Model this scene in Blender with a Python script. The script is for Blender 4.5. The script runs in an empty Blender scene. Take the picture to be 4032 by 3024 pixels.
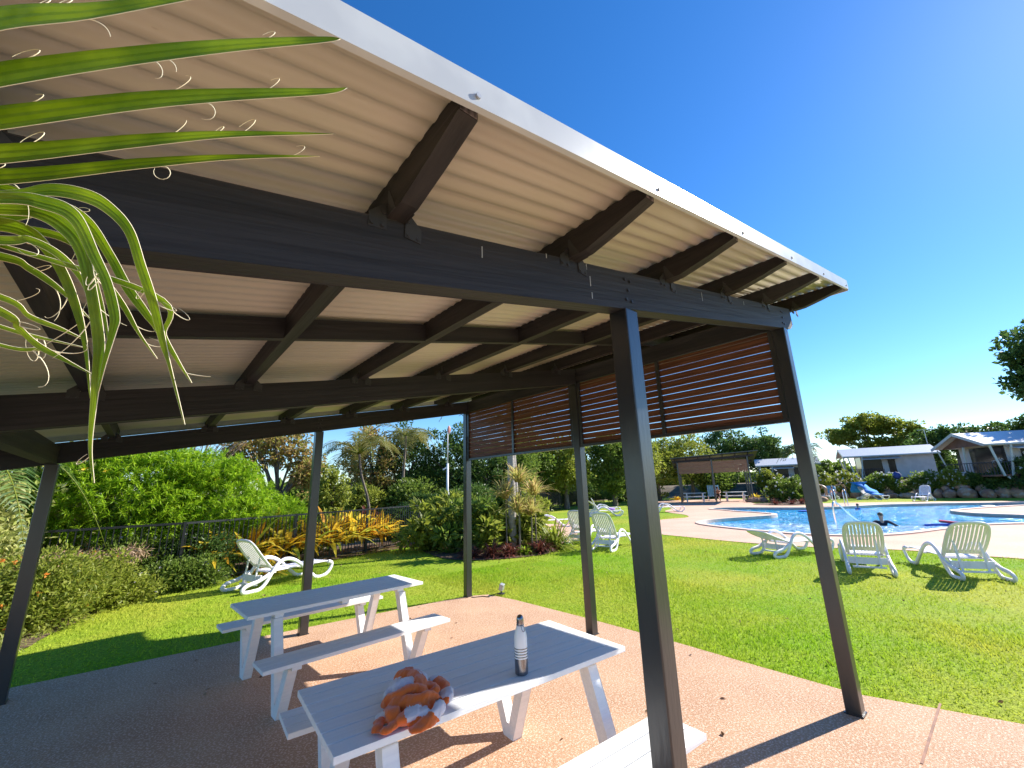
import bpy, math, random
import numpy as np
from mathutils import Vector, Matrix
from mathutils.geometry import tessellate_polygon
R = math.radians
rng = np.random.default_rng(7)
random.seed(7)
sc = bpy.context.scene

# ------------------------------------------------------------------ camera
cam = bpy.data.cameras.new('camera'); camo = bpy.data.objects.new('camera', cam)
sc.collection.objects.link(camo); sc.camera = camo
cam.sensor_width = 36; cam.lens = 14.622; cam.clip_start = 0.03; cam.clip_end = 6000
CAM = Vector((-4.1738, -1.1035, 1.7117))
camo.matrix_world = Matrix(((0.76208, -0.13357, -0.63355, CAM.x), (-0.64674, -0.20398, -0.73493, CAM.y),
                            (-0.03107, 0.96982, -0.24184, CAM.z), (0, 0, 0, 1)))
# ------------------------------------------------------------------ sky, sun, exposure
SUN_EL, SUN_AZ = 35.9, -17.0                # azimuth measured from +X towards +Y
w = bpy.data.worlds.new('World'); sc.world = w; w.use_nodes = True
nt = w.node_tree; nt.nodes.clear()
sky = nt.nodes.new('ShaderNodeTexSky'); sky.sky_type = 'NISHITA'; sky.sun_disc = False
sky.sun_elevation = R(SUN_EL); sky.sun_rotation = R(90 - SUN_AZ)
sky.air_density = 1.0; sky.dust_density = 0.1; sky.ozone_density = 4.5; sky.altitude = 300
bg = nt.nodes.new('ShaderNodeBackground'); bg.inputs[1].default_value = 0.108
hs = nt.nodes.new('ShaderNodeHueSaturation'); hs.inputs['Saturation'].default_value = 1.26; hs.inputs['Hue'].default_value = .505
wo = nt.nodes.new('ShaderNodeOutputWorld')
nt.links.new(sky.outputs[0], hs.inputs['Color']); nt.links.new(hs.outputs[0], bg.inputs[0]); nt.links.new(bg.outputs[0], wo.inputs[0])
sl = bpy.data.lights.new('sun', 'SUN'); sl.energy = 5.0; sl.angle = R(0.5); sl.color = (1.0, 0.94, 0.84)
so = bpy.data.objects.new('sun', sl); sc.collection.objects.link(so)
sd = Vector((math.cos(R(SUN_EL)) * math.cos(R(SUN_AZ)), math.cos(R(SUN_EL)) * math.sin(R(SUN_AZ)), math.sin(R(SUN_EL))))
so.rotation_euler = sd.to_track_quat('Z', 'Y').to_euler(); so.location = sd * 40
sc.render.engine = 'CYCLES'
sc.view_settings.view_transform = 'Standard'; sc.view_settings.look = 'None'
sc.view_settings.exposure = 1.03; sc.view_settings.gamma = 1.0
sc.cycles.max_bounces = 8; sc.cycles.diffuse_bounces = 5; sc.cycles.transparent_max_bounces = 8

# ------------------------------------------------------------------ helpers
COL = sc.collection
def mat(name, color, rough=0.6, color2=None, scale=8.0, bump=0.0, bscale=None, metal=0.0, stretch=None,
        detail=4.0, spec=0.5, trans=0.0, island=None, lo=0.4, hi=0.6, coord='Object', speck=None, rot=None):
    m = bpy.data.materials.new(name); m.use_nodes = True
    N = m.node_tree.nodes; L = m.node_tree.links; N.clear()
    out = N.new('ShaderNodeOutputMaterial'); b = N.new('ShaderNodeBsdfPrincipled')
    b.inputs['Roughness'].default_value = rough; b.inputs['Metallic'].default_value = metal
    b.inputs['Specular IOR Level'].default_value = spec
    def rgb(c): return (c[0], c[1], c[2], 1)
    b.inputs['Base Color'].default_value = rgb(color)
    tc = N.new('ShaderNodeTexCoord'); mp = N.new('ShaderNodeMapping'); L.new(tc.outputs[coord], mp.inputs[0])
    if stretch: mp.inputs['Scale'].default_value = stretch
    if rot:
        m0 = N.new('ShaderNodeMapping'); m0.inputs['Rotation'].default_value = rot; L.new(tc.outputs[coord], m0.inputs[0]); L.new(m0.outputs[0], mp.inputs[0])
    col = None
    if color2 is not None:
        nz = N.new('ShaderNodeTexNoise'); nz.inputs['Scale'].default_value = scale; nz.inputs['Detail'].default_value = detail
        L.new(mp.outputs[0], nz.inputs['Vector'])
        rp = N.new('ShaderNodeValToRGB'); rp.color_ramp.elements[0].position = lo; rp.color_ramp.elements[1].position = hi
        rp.color_ramp.elements[0].color = rgb(color); rp.color_ramp.elements[1].color = rgb(color2)
        L.new(nz.outputs['Fac'], rp.inputs[0]); col = rp.outputs[0]
    if island:
        g = N.new('ShaderNodeNewGeometry'); ir = N.new('ShaderNodeValToRGB')
        els = ir.color_ramp.elements
        els[0].color = rgb(island[0]); els[1].color = rgb(island[-1])
        for i, c in enumerate(island[1:-1]):
            e = els.new((i + 1) / (len(island) - 1)); e.color = rgb(c)
        L.new(g.outputs['Random Per Island'], ir.inputs[0]); col = ir.outputs[0]
    if speck:      # (colour, scale, threshold, strength)
        n2 = N.new('ShaderNodeTexNoise'); n2.inputs['Scale'].default_value = speck[1]; n2.inputs['Detail'].default_value = 3
        L.new(mp.outputs[0], n2.inputs['Vector'])
        r2 = N.new('ShaderNodeValToRGB'); r2.color_ramp.elements[0].position = speck[2]; r2.color_ramp.elements[1].position = speck[2] + .12
        r2.color_ramp.elements[1].color = (speck[3],) * 3 + (1,); L.new(n2.outputs['Fac'], r2.inputs[0])
        mx = N.new('ShaderNodeMix'); mx.data_type = 'RGBA'
        L.new(r2.outputs[0], mx.inputs[0])
        if col: L.new(col, mx.inputs[6])
        else: mx.inputs[6].default_value = rgb(color)
        mx.inputs[7].default_value = rgb(speck[0]); col = mx.outputs[2]
    if col: L.new(col, b.inputs['Base Color'])
    if bump:
        nb = N.new('ShaderNodeTexNoise'); nb.inputs['Scale'].default_value = bscale or scale; nb.inputs['Detail'].default_value = 5
        L.new(mp.outputs[0], nb.inputs['Vector'])
        bp = N.new('ShaderNodeBump'); bp.inputs['Strength'].default_value = bump; bp.inputs['Distance'].default_value = 0.02
        L.new(nb.outputs['Fac'], bp.inputs['Height']); L.new(bp.outputs[0], b.inputs['Normal'])
    if trans:
        t = N.new('ShaderNodeBsdfTranslucent'); ms = N.new('ShaderNodeMixShader'); ms.inputs[0].default_value = trans
        if col: L.new(col, t.inputs[0])
        else: t.inputs[0].default_value = rgb(color)
        L.new(b.outputs[0], ms.inputs[1]); L.new(t.outputs[0], ms.inputs[2]); L.new(ms.outputs[0], out.inputs[0])
    else:
        L.new(b.outputs[0], out.inputs[0])
    return m

class MB:
    """collects vertices and faces, then links them as one mesh object"""
    def __init__(s): s.v = []; s.q = []; s.t = []; s.n = 0; s.g = []
    def add(s, v, q=None, t=None):
        v = np.asarray(v, float).reshape(-1, 3)
        if q is not None and len(q): s.q.append(np.asarray(q, int).reshape(-1, 4) + s.n)
        if t is not None and len(t): s.t.append(np.asarray(t, int).reshape(-1, 3) + s.n)
        s.v.append(v); s.n += len(v); return s
    def box(s, x0, x1, y0, y1, z0, z1):
        v = [(x, y, z) for z in (z0, z1) for y in (y0, y1) for x in (x0, x1)]
        return s.add(v, [(0, 2, 3, 1), (4, 5, 7, 6), (0, 1, 5, 4), (2, 6, 7, 3), (0, 4, 6, 2), (1, 3, 7, 5)])
    def hexa(s, v): return s.add(v, [(0, 2, 3, 1), (4, 5, 7, 6), (0, 1, 5, 4), (2, 6, 7, 3), (0, 4, 6, 2), (1, 3, 7, 5)])
    def bar(s, a, b, w, h, up=(0, 0, 1)):
        a = np.array(a, float); b = np.array(b, float); d = b - a; d /= np.linalg.norm(d)
        sd_ = np.cross(d, up); n = np.linalg.norm(sd_)
        if n < 1e-6: sd_ = np.cross(d, (1, 0, 0)); n = np.linalg.norm(sd_)
        sd_ /= n; u = np.cross(sd_, d); sd_ = sd_ * w / 2; u = u * h / 2
        return s.hexa([a - sd_ - u, a + sd_ - u, a - sd_ + u, a + sd_ + u, b - sd_ - u, b + sd_ - u, b - sd_ + u, b + sd_ + u])
    def prism(s, poly, axis, a0, a1):
        """closed outline extruded along an axis; poly = 2-D points in the other two axes (in order)"""
        n = len(poly); V = []
        for a in (a0, a1):
            for (p, q) in poly:
                V.append({0: (a, p, q), 1: (p, a, q), 2: (p, q, a)}[axis])
        Q = [(i, (i + 1) % n, n + (i + 1) % n, n + i) for i in range(n)]
        tr = tessellate_polygon([[Vector((p, q, 0)) for p, q in poly]])
        T = [tuple(t) for t in tr] + [tuple(n + i for i in t[::-1]) for t in tr]
        return s.add(V, Q, T)
    def tube(s, pts, r, seg=8, cap=True, flat=1.0, up=(0, 0, 1)):
        P = np.array(pts, float); n = len(P)
        rr = np.full(n, r, float) if np.isscalar(r) else np.array(r, float)
        T = np.gradient(P, axis=0); T /= np.linalg.norm(T, axis=1)[:, None] + 1e-12
        u = np.array(up, float); V = []
        pa = None
        for i in range(n):
            if pa is None:
                a = np.cross(T[i], u)
                if np.linalg.norm(a) < 1e-3: a = np.cross(T[i], (1, 0, 0.1))
            else: a = pa - T[i] * (pa @ T[i])
            a /= np.linalg.norm(a); pa = a; b = np.cross(a, T[i])
            th = np.arange(seg) * 2 * np.pi / seg
            V.append(P[i] + rr[i] * (np.cos(th)[:, None] * a + flat * np.sin(th)[:, None] * b))
        V = np.concatenate(V); Q = []; Tt = []
        for i in range(n - 1):
            for k in range(seg):
                k2 = (k + 1) % seg; Q.append((i * seg + k, i * seg + k2, (i + 1) * seg + k2, (i + 1) * seg + k))
        if cap:
            for k in range(1, seg - 1):
                Tt.append((0, k + 1, k)); o = (n - 1) * seg; Tt.append((o, o + k, o + k + 1))
        return s.add(V, Q, Tt)
    def lathe(s, prof, c=(0, 0, 0), seg=24):
        V = []; Q = []
        for (r_, z) in prof:
            for k in range(seg):
                a = 2 * math.pi * k / seg; V.append((c[0] + r_ * math.cos(a), c[1] + r_ * math.sin(a), c[2] + z))
        for i in range(len(prof) - 1):
            for k in range(seg):
                k2 = (k + 1) % seg; Q.append((i * seg + k, i * seg + k2, (i + 1) * seg + k2, (i + 1) * seg + k))
        return s.add(V, Q)
    def blob(s, c, r, seed=0, amp=.15, nu=12, nv=8):
        g = np.random.default_rng(seed); ph = g.uniform(0, 6, 6); V = []
        for j in range(nv + 1):
            t = math.pi * j / nv
            for i in range(nu):
                a = 2 * math.pi * i / nu
                k = 1 + amp * (math.sin(2 * a + ph[0]) * math.sin(t + ph[1]) + .6 * math.sin(3 * a + ph[2] + 2 * t) + .4 * math.cos(5 * t + ph[3] + a))
                V.append((c[0] + r[0] * k * math.sin(t) * math.cos(a), c[1] + r[1] * k * math.sin(t) * math.sin(a), c[2] + r[2] * k * math.cos(t)))
        Q = [(j * nu + i, (j + 1) * nu + i, (j + 1) * nu + (i + 1) % nu, j * nu + (i + 1) % nu) for j in range(nv) for i in range(nu)]
        return s.add(V, Q)
    def build(s, name, m, parent=None, smooth=False, loc=None):
        V = np.concatenate(s.v); nq = sum(len(a) for a in s.q); ntt = sum(len(a) for a in s.t)
        if loc is not None: V = V - np.array(loc)
        idx = np.concatenate([a.ravel() for a in s.q + s.t]) if (nq + ntt) else np.zeros(0, int)
        me = bpy.data.meshes.new(name); me.vertices.add(len(V)); me.vertices.foreach_set('co', V.ravel())
        me.loops.add(len(idx)); me.loops.foreach_set('vertex_index', idx.astype(np.int32))
        st = np.concatenate([np.arange(nq) * 4, nq * 4 + np.arange(ntt) * 3]).astype(np.int32)
        tot = np.concatenate([np.full(nq, 4), np.full(ntt, 3)]).astype(np.int32)
        me.polygons.add(nq + ntt); me.polygons.foreach_set('loop_start', st); me.polygons.foreach_set('loop_total', tot)
        me.polygons.foreach_set('use_smooth', np.full(nq + ntt, bool(smooth)))
        me.update(calc_edges=True); me.validate()
        me.materials.append(m)
        o = bpy.data.objects.new(name, me); COL.objects.link(o)
        if loc is not None: o.location = loc
        if parent is not None: o.parent = parent
        return o
def tag(o, label=None, cat=None, group=None, kind=None):
    if label: o['label'] = label
    if cat: o['category'] = cat
    if group: o['group'] = group
    if kind: o['kind'] = kind
    return o
def empty(name, loc=(0, 0, 0), rz=0, label=None, cat=None, group=None):
    o = bpy.data.objects.new(name, None); COL.objects.link(o); o.location = loc; o.rotation_euler.z = rz
    o.empty_display_size = .2
    return tag(o, label, cat, group)
def copy_tree(o, parent=None):
    c = o.copy(); COL.objects.link(c)
    if parent is not None: c.parent = parent
    for ch in list(o.children): copy_tree(ch, c)
    return c
def bevel(o, w=.004, seg=2):
    b = o.modifiers.new('bevel', 'BEVEL'); b.width = w; b.segments = seg; b.limit_method = 'ANGLE'; return o
def spline(P, closed=False, n=8):
    P = [np.array(p, float) for p in P]; out = []; N_ = len(P)
    rngi = range(N_) if closed else range(N_ - 1)
    for i in rngi:
        if closed: a, b, c, d = P[i - 1], P[i], P[(i + 1) % N_], P[(i + 2) % N_]
        else: a, b, c, d = P[max(i - 1, 0)], P[i], P[i + 1], P[min(i + 2, N_ - 1)]
        for k in range(n):
            t = k / n; out.append(.5 * ((2 * b) + (-a + c) * t + (2 * a - 5 * b + 4 * c - d) * t * t + (-a + 3 * b - 3 * c + d) * t ** 3))
    if not closed: out.append(P[-1])
    return out
def sheet(name, outline, holes, z, m):
    polys = [[Vector((p[0], p[1], 0)) for p in outline]] + [[Vector((p[0], p[1], 0)) for p in h] for h in holes]
    T = tessellate_polygon(polys); V = [(p.x, p.y, z) for po in polys for p in po]
    T = [t if (Vector(V[t[1]]) - Vector(V[t[0]])).cross(Vector(V[t[2]]) - Vector(V[t[0]])).z > 0 else t[::-1] for t in T]
    o = MB().add(V, t=T).build(name, m); return o
def inside(P, poly):
    x, y = P[:, 0], P[:, 1]; n = len(poly); r_ = np.zeros(len(P), bool); j = n - 1
    for i in range(n):
        xi, yi = poly[i][0], poly[i][1]; xj, yj = poly[j][0], poly[j][1]
        c = ((yi > y) != (yj > y)) & (x < (xj - xi) * (y - yi) / (yj - yi + 1e-12) + xi); r_ ^= c; j = i
    return r_
def unit(a): return a / (np.linalg.norm(a, axis=-1, keepdims=True) + 1e-9)
def leaf_quads(mb, P, D, L, W, g, fold=0.15):
    """rhombic leaves: base P, direction D, length L, width W"""
    n = len(P); D = unit(D); S = unit(np.cross(D, unit(g.normal(size=(n, 3)) + np.array((0, 0, 1.2)))))
    L = np.broadcast_to(L, n)[:, None] * g.uniform(.75, 1.2, (n, 1)); W = np.broadcast_to(W, n)[:, None] * g.uniform(.8, 1.2, (n, 1))
    U = np.cross(S, D)
    mid = P + D * L * .45
    tip = P + D * L - U * L * fold
    V = np.stack([P, mid + S * W / 2 + U * W * .1, tip, mid - S * W / 2 + U * W * .1], 1).reshape(-1, 3)
    mb.add(V, np.arange(n * 4).reshape(-1, 4))
def crown_mesh(mb, c, r, ncl, clr, per, L, W, seed, up=.3, flat=.65, shell=.55, droop=0.0, zmin=None):
    """leaves in uneven clumps spread through an ellipsoid"""
    g = np.random.default_rng(seed); c = np.array(c); r = np.array(r)
    d = unit(g.normal(size=(ncl, 3))); rad = g.uniform(shell ** 2, 1, (ncl, 1)) ** .5
    C = c + d * rad * r * g.uniform(.74, 1.16, (ncl, 1))
    sz = clr * g.uniform(.55, 1.35, (ncl, 1))
    k = (per * g.uniform(.5, 1.5, ncl)).astype(int)
    idx = np.repeat(np.arange(ncl), k); n = len(idx)
    dd = unit(g.normal(size=(n, 3))); q = g.uniform(0, 1, (n, 1)) ** .4
    P = C[idx] + dd * q * sz[idx] * np.array((1, 1, flat))
    D = dd * .9 + g.normal(size=(n, 3)) * .5 + np.array((0, 0, up - droop))
    if zmin is not None:
        keep = P[:, 2] > zmin; P = P[keep]; D = D[keep]
    leaf_quads(mb, P, D, L, W, g)
    return C
def ribbon(mb, pts, wid, up=(0, 0, 1), fold=0.0):
    P = np.array(pts, float); T = np.gradient(P, axis=0); T = unit(T)
    S = np.cross(T, np.array(up, float)); nn = np.linalg.norm(S, axis=1, keepdims=True); S = np.where(nn < 1e-3, np.array((1., 0, 0)), S / (nn + 1e-9))
    U = np.cross(S, T); W_ = np.array(wid, float)[:, None] / 2; n = len(P)
    if fold:
        V = np.concatenate([P - S * W_ + U * W_ * fold, P, P + S * W_ + U * W_ * fold])
        Q = [(i, i + 1, n + i + 1, n + i) for i in range(n - 1)] + [(n + i, n + i + 1, 2 * n + i + 1, 2 * n + i) for i in range(n - 1)]
    else:
        V = np.concatenate([P - S * W_, P + S * W_]); Q = [(i, i + 1, n + i + 1, n + i) for i in range(n - 1)]
    mb.add(V, Q)

# ------------------------------------------------------------------ materials
M = {}
M['timber'] = mat('dark_stained_timber', (.019, .019, .022), .6, (.034, .032, .036), scale=3.2, stretch=(.3, 6, 6), bump=.35, bscale=6, detail=9, spec=.35, rot=(0, .1907, 0), lo=.3, hi=.75)
M['timber_y'] = mat('dark_stained_timber_lengthwise', (.018, .017, .019), .6, (.033, .029, .030), scale=3.2, stretch=(6, .3, 6), bump=.35, bscale=6, detail=8, spec=.35)
M['steel'] = mat('charcoal_powder_coat', (.013, .016, .020), .30, (.020, .023, .027), scale=3, stretch=(1, 1, .2), bump=.08, bscale=60, spec=.95)
M['galv'] = mat('galvanised_steel', (.33, .35, .37), .45, (.48, .49, .5), scale=30, metal=.6)
M['bracket'] = mat('painted_bracket_steel', (.035, .036, .04), .5)
M['bolt'] = mat('painted_bolt', (.05, .052, .056), .4, metal=.5)
M['roof'] = mat('cream_corrugated_underside', (.55, .51, .41), .38, (.48, .45, .36), scale=1.3, stretch=(.4, 3, 1), lo=.35, hi=.7, speck=((.3, .22, .15), 55, .72, .6))
M['cap'] = mat('off_white_capping', (.52, .54, .55), .32, (.45, .47, .49), scale=6)
M['slat'] = mat('oiled_hardwood_slat', (.085, .034, .018), .5, (.17, .070, .035), scale=5, stretch=(3, .5, 22), bump=.3, bscale=8, spec=.3, trans=.0)
M['white_timber'] = mat('white_painted_timber', (.86, .86, .85), .5, (.81, .81, .81), scale=4, stretch=(.4, 9, 9), bump=.15, bscale=12, speck=((.45, .44, .43), 18, .74, .5))
M['gap_shade'] = mat('painted_board_gap_shade', (.10, .10, .10), .9)  # dark colour painted in for the shade between table boards
M['end_grain'] = mat('weathered_end_grain', (.10, .09, .10), .8, (.35, .30, .32), scale=18, stretch=(3, 1, .6), lo=.45, hi=.6)
M['white_plastic'] = mat('white_moulded_plastic', (.86, .82, .86), .4, (.82, .78, .82), scale=6)
M['slab'] = mat('salmon_exposed_aggregate', (.43, .235, .130), .8, (.54, .325, .19), scale=1.6, bump=.55, bscale=150, lo=.3, hi=.7, detail=8, coord='Object', speck=((.76, .55, .42), 70, .50, .85))
M['deck'] = mat('salmon_pool_concrete', (.52, .31, .22), .85, (.62, .40, .29), scale=.7, bump=.3, bscale=60, lo=.3, hi=.7, detail=8, speck=((.74, .55, .43), 40, .55, .6))
M['coping'] = mat('pale_pool_coping', (.60, .44, .35), .7, (.68, .52, .42), scale=4)
M['joint'] = mat('expansion_joint', (.35, .18, .12), .8, (.24, .13, .09), scale=14)
M['mulch'] = mat('brown_mulch', (.06, .035, .02), .95, (.16, .10, .06), scale=22, bump=1.0, bscale=40, lo=.35, hi=.65)
M['soil'] = mat('dry_soil', (.10, .075, .045), .95, (.16, .12, .07), scale=1.5, bump=.6, bscale=20)
def lawn_mat():
    m = mat('lawn_turf', (.13, .20, .018), .9, None, bump=.9, bscale=55)
    N = m.node_tree.nodes; L = m.node_tree.links; b = [n for n in N if n.type == 'BSDF_PRINCIPLED'][0]
    b.inputs['Specular IOR Level'].default_value = .15
    tc = [n for n in N if n.type == 'TEX_COORD'][0]
    a = N.new('ShaderNodeTexNoise'); a.inputs['Scale'].default_value = .28; a.inputs['Detail'].default_value = 6; a.inputs['Roughness'].default_value = .62
    c = N.new('ShaderNodeTexNoise'); c.inputs['Scale'].default_value = 26; c.inputs['Detail'].default_value = 4
    r1 = N.new('ShaderNodeValToRGB'); r1.color_ramp.elements[0].position = .38; r1.color_ramp.elements[1].position = .62
    r1.color_ramp.elements[0].color = (.19, .33, .015, 1); r1.color_ramp.elements[1].color = (.34, .38, .04, 1)
    r2 = N.new('ShaderNodeValToRGB'); r2.color_ramp.elements[0].position = .3; r2.color_ramp.elements[1].position = .72
    r2.color_ramp.elements[0].color = (.55, .55, .55, 1); r2.color_ramp.elements[1].color = (1.3, 1.3, 1.1, 1)
    mx = N.new('ShaderNodeMix'); mx.data_type = 'RGBA'; mx.blend_type = 'MULTIPLY'; mx.inputs[0].default_value = 1
    L.new(tc.outputs['Object'], a.inputs[0]); L.new(tc.outputs['Object'], c.inputs[0])
    L.new(a.outputs[0], r1.inputs[0]); L.new(c.outputs[0], r2.inputs[0])
    L.new(r1.outputs[0], mx.inputs[6]); L.new(r2.outputs[0], mx.inputs[7]); L.new(mx.outputs[2], b.inputs['Base Color'])
    return m
M['lawn'] = lawn_mat()
def blade_mat():
    m = mat('grass_blades', (.12, .22, .02), .55, None, trans=.45, spec=.2)
    N = m.node_tree.nodes; L = m.node_tree.links
    b = [n for n in N if n.type == 'BSDF_PRINCIPLED'][0]; t = [n for n in N if n.type == 'BSDF_TRANSLUCENT'][0]
    tc = [n for n in N if n.type == 'TEX_COORD'][0]
    a = N.new('ShaderNodeTexNoise'); a.inputs['Scale'].default_value = .28; a.inputs['Detail'].default_value = 6; a.inputs['Roughness'].default_value = .62
    r1 = N.new('ShaderNodeValToRGB'); r1.color_ramp.elements[0].position = .38; r1.color_ramp.elements[1].position = .62
    r1.color_ramp.elements[0].color = (.27, .48, .018, 1); r1.color_ramp.elements[1].color = (.47, .52, .06, 1)
    g = N.new('ShaderNodeNewGeometry'); r2 = N.new('ShaderNodeValToRGB')
    r2.color_ramp.elements[0].color = (.65, .7, .6, 1); r2.color_ramp.elements[1].color = (1.35, 1.2, 1.5, 1)
    mx = N.new('ShaderNodeMix'); mx.data_type = 'RGBA'; mx.blend_type = 'MULTIPLY'; mx.inputs[0].default_value = 1
    L.new(tc.outputs['Object'], a.inputs[0]); L.new(a.outputs[0], r1.inputs[0]); L.new(g.outputs['Random Per Island'], r2.inputs[0])
    L.new(r1.outputs[0], mx.inputs[6]); L.new(r2.outputs[0], mx.inputs[7])
    L.new(mx.outputs[2], b.inputs['Base Color']); L.new(mx.outputs[2], t.inputs[0]); return m
M['blade'] = blade_mat()
def water_mat(name, deep, light, scale, strength, rough=.06):
    m = bpy.data.materials.new(name); m.use_nodes = True; N = m.node_tree.nodes; L = m.node_tree.links
    b = N['Principled BSDF']; b.inputs['Roughness'].default_value = rough; b.inputs['IOR'].default_value = 1.33
    tc = N.new('ShaderNodeTexCoord'); n1 = N.new('ShaderNodeTexNoise'); n1.inputs['Scale'].default_value = scale; n1.inputs['Detail'].default_value = 5; n1.inputs['Distortion'].default_value = .6
    n2 = N.new('ShaderNodeTexNoise'); n2.inputs['Scale'].default_value = scale * .16; n2.inputs['Detail'].default_value = 3
    L.new(tc.outputs['Object'], n1.inputs[0]); L.new(tc.outputs['Object'], n2.inputs[0])
    r_ = N.new('ShaderNodeValToRGB'); r_.color_ramp.elements[0].position = .35; r_.color_ramp.elements[1].position = .65
    r_.color_ramp.elements[0].color = deep + (1,); r_.color_ramp.elements[1].color = light + (1,); L.new(n2.outputs[0], r_.inputs[0])
    L.new(r_.outputs[0], b.inputs['Base Color'])
    bp = N.new('ShaderNodeBump'); bp.inputs['Strength'].default_value = strength; bp.inputs['Distance'].default_value = .12
    L.new(n1.outputs[0], bp.inputs['Height']); L.new(bp.outputs[0], b.inputs['Normal']); return m
M['pool'] = water_mat('pool_water', (.01, .30, .62), (.03, .42, .78), 3.2, 1.0)
def pool_depth(m):
    N = m.node_tree.nodes; L = m.node_tree.links; b = N['Principled BSDF']; old = b.inputs['Base Color'].links[0].from_socket
    tc = [n for n in N if n.type == 'TEX_COORD'][0]; vm = N.new('ShaderNodeVectorMath'); vm.operation = 'DOT_PRODUCT'; vm.inputs[1].default_value = (1, .32, 0)
    L.new(tc.outputs['Object'], vm.inputs[0]); mr = N.new('ShaderNodeMapRange'); mr.inputs['From Min'].default_value = 17.2; mr.inputs['From Max'].default_value = 18.4
    L.new(vm.outputs['Value'], mr.inputs['Value']); n3 = N.new('ShaderNodeTexNoise'); n3.inputs['Scale'].default_value = 3.0; n3.inputs['Detail'].default_value = 4; n3.inputs['Distortion'].default_value = 1.5
    L.new(tc.outputs['Object'], n3.inputs[0]); rp = N.new('ShaderNodeValToRGB'); rp.color_ramp.elements[0].position = .40; rp.color_ramp.elements[1].position = .68
    rp.color_ramp.elements[0].color = (.13, .42, .78, 1); rp.color_ramp.elements[1].color = (.55, .80, .95, 1); L.new(n3.outputs[0], rp.inputs[0])
    mx = N.new('ShaderNodeMix'); mx.data_type = 'RGBA'; L.new(mr.outputs[0], mx.inputs[0]); L.new(rp.outputs[0], mx.inputs[6]); L.new(old, mx.inputs[7]); L.new(mx.outputs[2], b.inputs['Base Color'])
    b.inputs['Roughness'].default_value = .12
    for n in N:
        if n.type == 'BUMP': n.inputs['Distance'].default_value = .3
pool_depth(M['pool'])
M['sea'] = water_mat('sea_water', (.01, .22, .36), (.02, .30, .44), .05, .3, .25)
M['rock'] = mat('sandstone_boulders', (.26, .13, .09), .85, (.48, .29, .17), scale=2.2, bump=.8, bscale=9, lo=.35, hi=.65, speck=((.5, .46, .42), 3, .55, .6))
M['bark'] = mat('grey_brown_bark', (.12, .095, .075), .9, (.22, .18, .14), scale=9, stretch=(1, 1, .3), bump=.8, bscale=14)
M['palmbark'] = mat('ringed_grey_palm_bark', (.30, .27, .25), .85, (.42, .38, .35), scale=6, stretch=(.3, .3, 5), bump=.7, bscale=9)
def leafm(name, cols, trans=.4, rough=.45): return mat(name, cols[0], rough, trans=trans, island=cols, spec=.3)
M['lf_lime'] = leafm('lime_oleander_leaves', [(.20, .36, .015), (.30, .50, .02), (.42, .58, .03), (.14, .26, .012)], .55)
M['lf_pale'] = leafm('pale_shrub_leaves', [(.30, .36, .08), (.46, .48, .14), (.58, .57, .26), (.20, .26, .05)], .45)
M['lf_dark'] = leafm('dark_green_leaves', [(.045, .10, .02), (.08, .15, .03), (.14, .22, .045), (.06, .12, .03)], .4)
M['lf_mid'] = leafm('mid_green_leaves', [(.10, .17, .025), (.16, .24, .035), (.24, .32, .06), (.08, .13, .02)], .5)
M['lf_yel'] = leafm('yellow_green_leaves', [(.24, .29, .035), (.33, .37, .05), (.18, .23, .03), (.40, .42, .09)], .5)
M['lf_brown'] = leafm('brown_green_leaves', [(.34, .22, .08), (.44, .30, .10), (.28, .28, .06), (.34, .34, .07), (.46, .28, .14)], .5)
M['lf_seed'] = leafm('dry_seed_twigs', [(.36, .24, .15), (.46, .32, .2), (.28, .17, .1)], .2)
M['lf_maroon'] = leafm('maroon_leaves', [(.14, .035, .03), (.24, .07, .05), (.10, .05, .03)], .3)
M['lf_gold'] = leafm('golden_strap_leaves', [(.88, .52, .03), (.92, .66, .06), (.78, .60, .08), (.42, .52, .06), (.86, .38, .03)], .6)
M['lf_spiky'] = leafm('pinkish_yellow_spikes', [(.58, .54, .16), (.70, .56, .24), (.46, .50, .12), (.62, .36, .22)], .45)
M['lf_palm'] = leafm('palm_leaflets', [(.05, .09, .02), (.09, .13, .03), (.16, .20, .05)], .35)
M['lf_palmy'] = leafm('yellowing_palm_leaflets', [(.20, .20, .05), (.32, .28, .09), (.12, .15, .03)], .4)
M['lf_fan'] = mat('fan_palm_leaflets', (.24, .36, .02), .42, (.42, .54, .05), scale=14, stretch=(1, 1, 1), trans=.6, bump=.25, bscale=60, spec=.4)
M['fibre'] = mat('pale_leaf_fibres', (.80, .72, .50), .7)
M['fl_white'] = leafm('white_flowers', [(.8, .8, .76), (.7, .72, .75)], .3)
M['fl_lilac'] = leafm('lilac_flowers', [(.55, .5, .75), (.75, .72, .85)], .3)
M['fl_orange'] = leafm('orange_flowers', [(.75, .22, .04), (.8, .35, .06)], .3)
M['fl_yellow'] = leafm('yellow_flowers', [(.85, .55, .02), (.9, .65, .05)], .3)
M['wall'] = mat('pale_grey_cladding', (.62, .60, .58), .7, (.56, .54, .52), scale=2)
M['wall_cream'] = mat('cream_cladding', (.70, .62, .48), .7)
M['croof'] = mat('silver_metal_roof', (.60, .62, .66), .35, (.52, .54, .60), scale=1.2, stretch=(8, 8, 8))
M['trim'] = mat('pale_sage_trim', (.55, .60, .56), .5)
M['glass'] = mat('dark_window_glass', (.012, .014, .018), .12, spec=.2)
M['darkwall'] = mat('dark_louvre_cladding', (.035, .035, .045), .6)
M['gable'] = mat('brown_gable_lining', (.16, .075, .05), .7, (.20, .10, .07), scale=3)
M['fence'] = mat('black_pool_fence', (.014, .015, .017), .4)
M['chrome'] = mat('stainless_tube', (.75, .76, .78), .18, metal=1.0)
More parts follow.
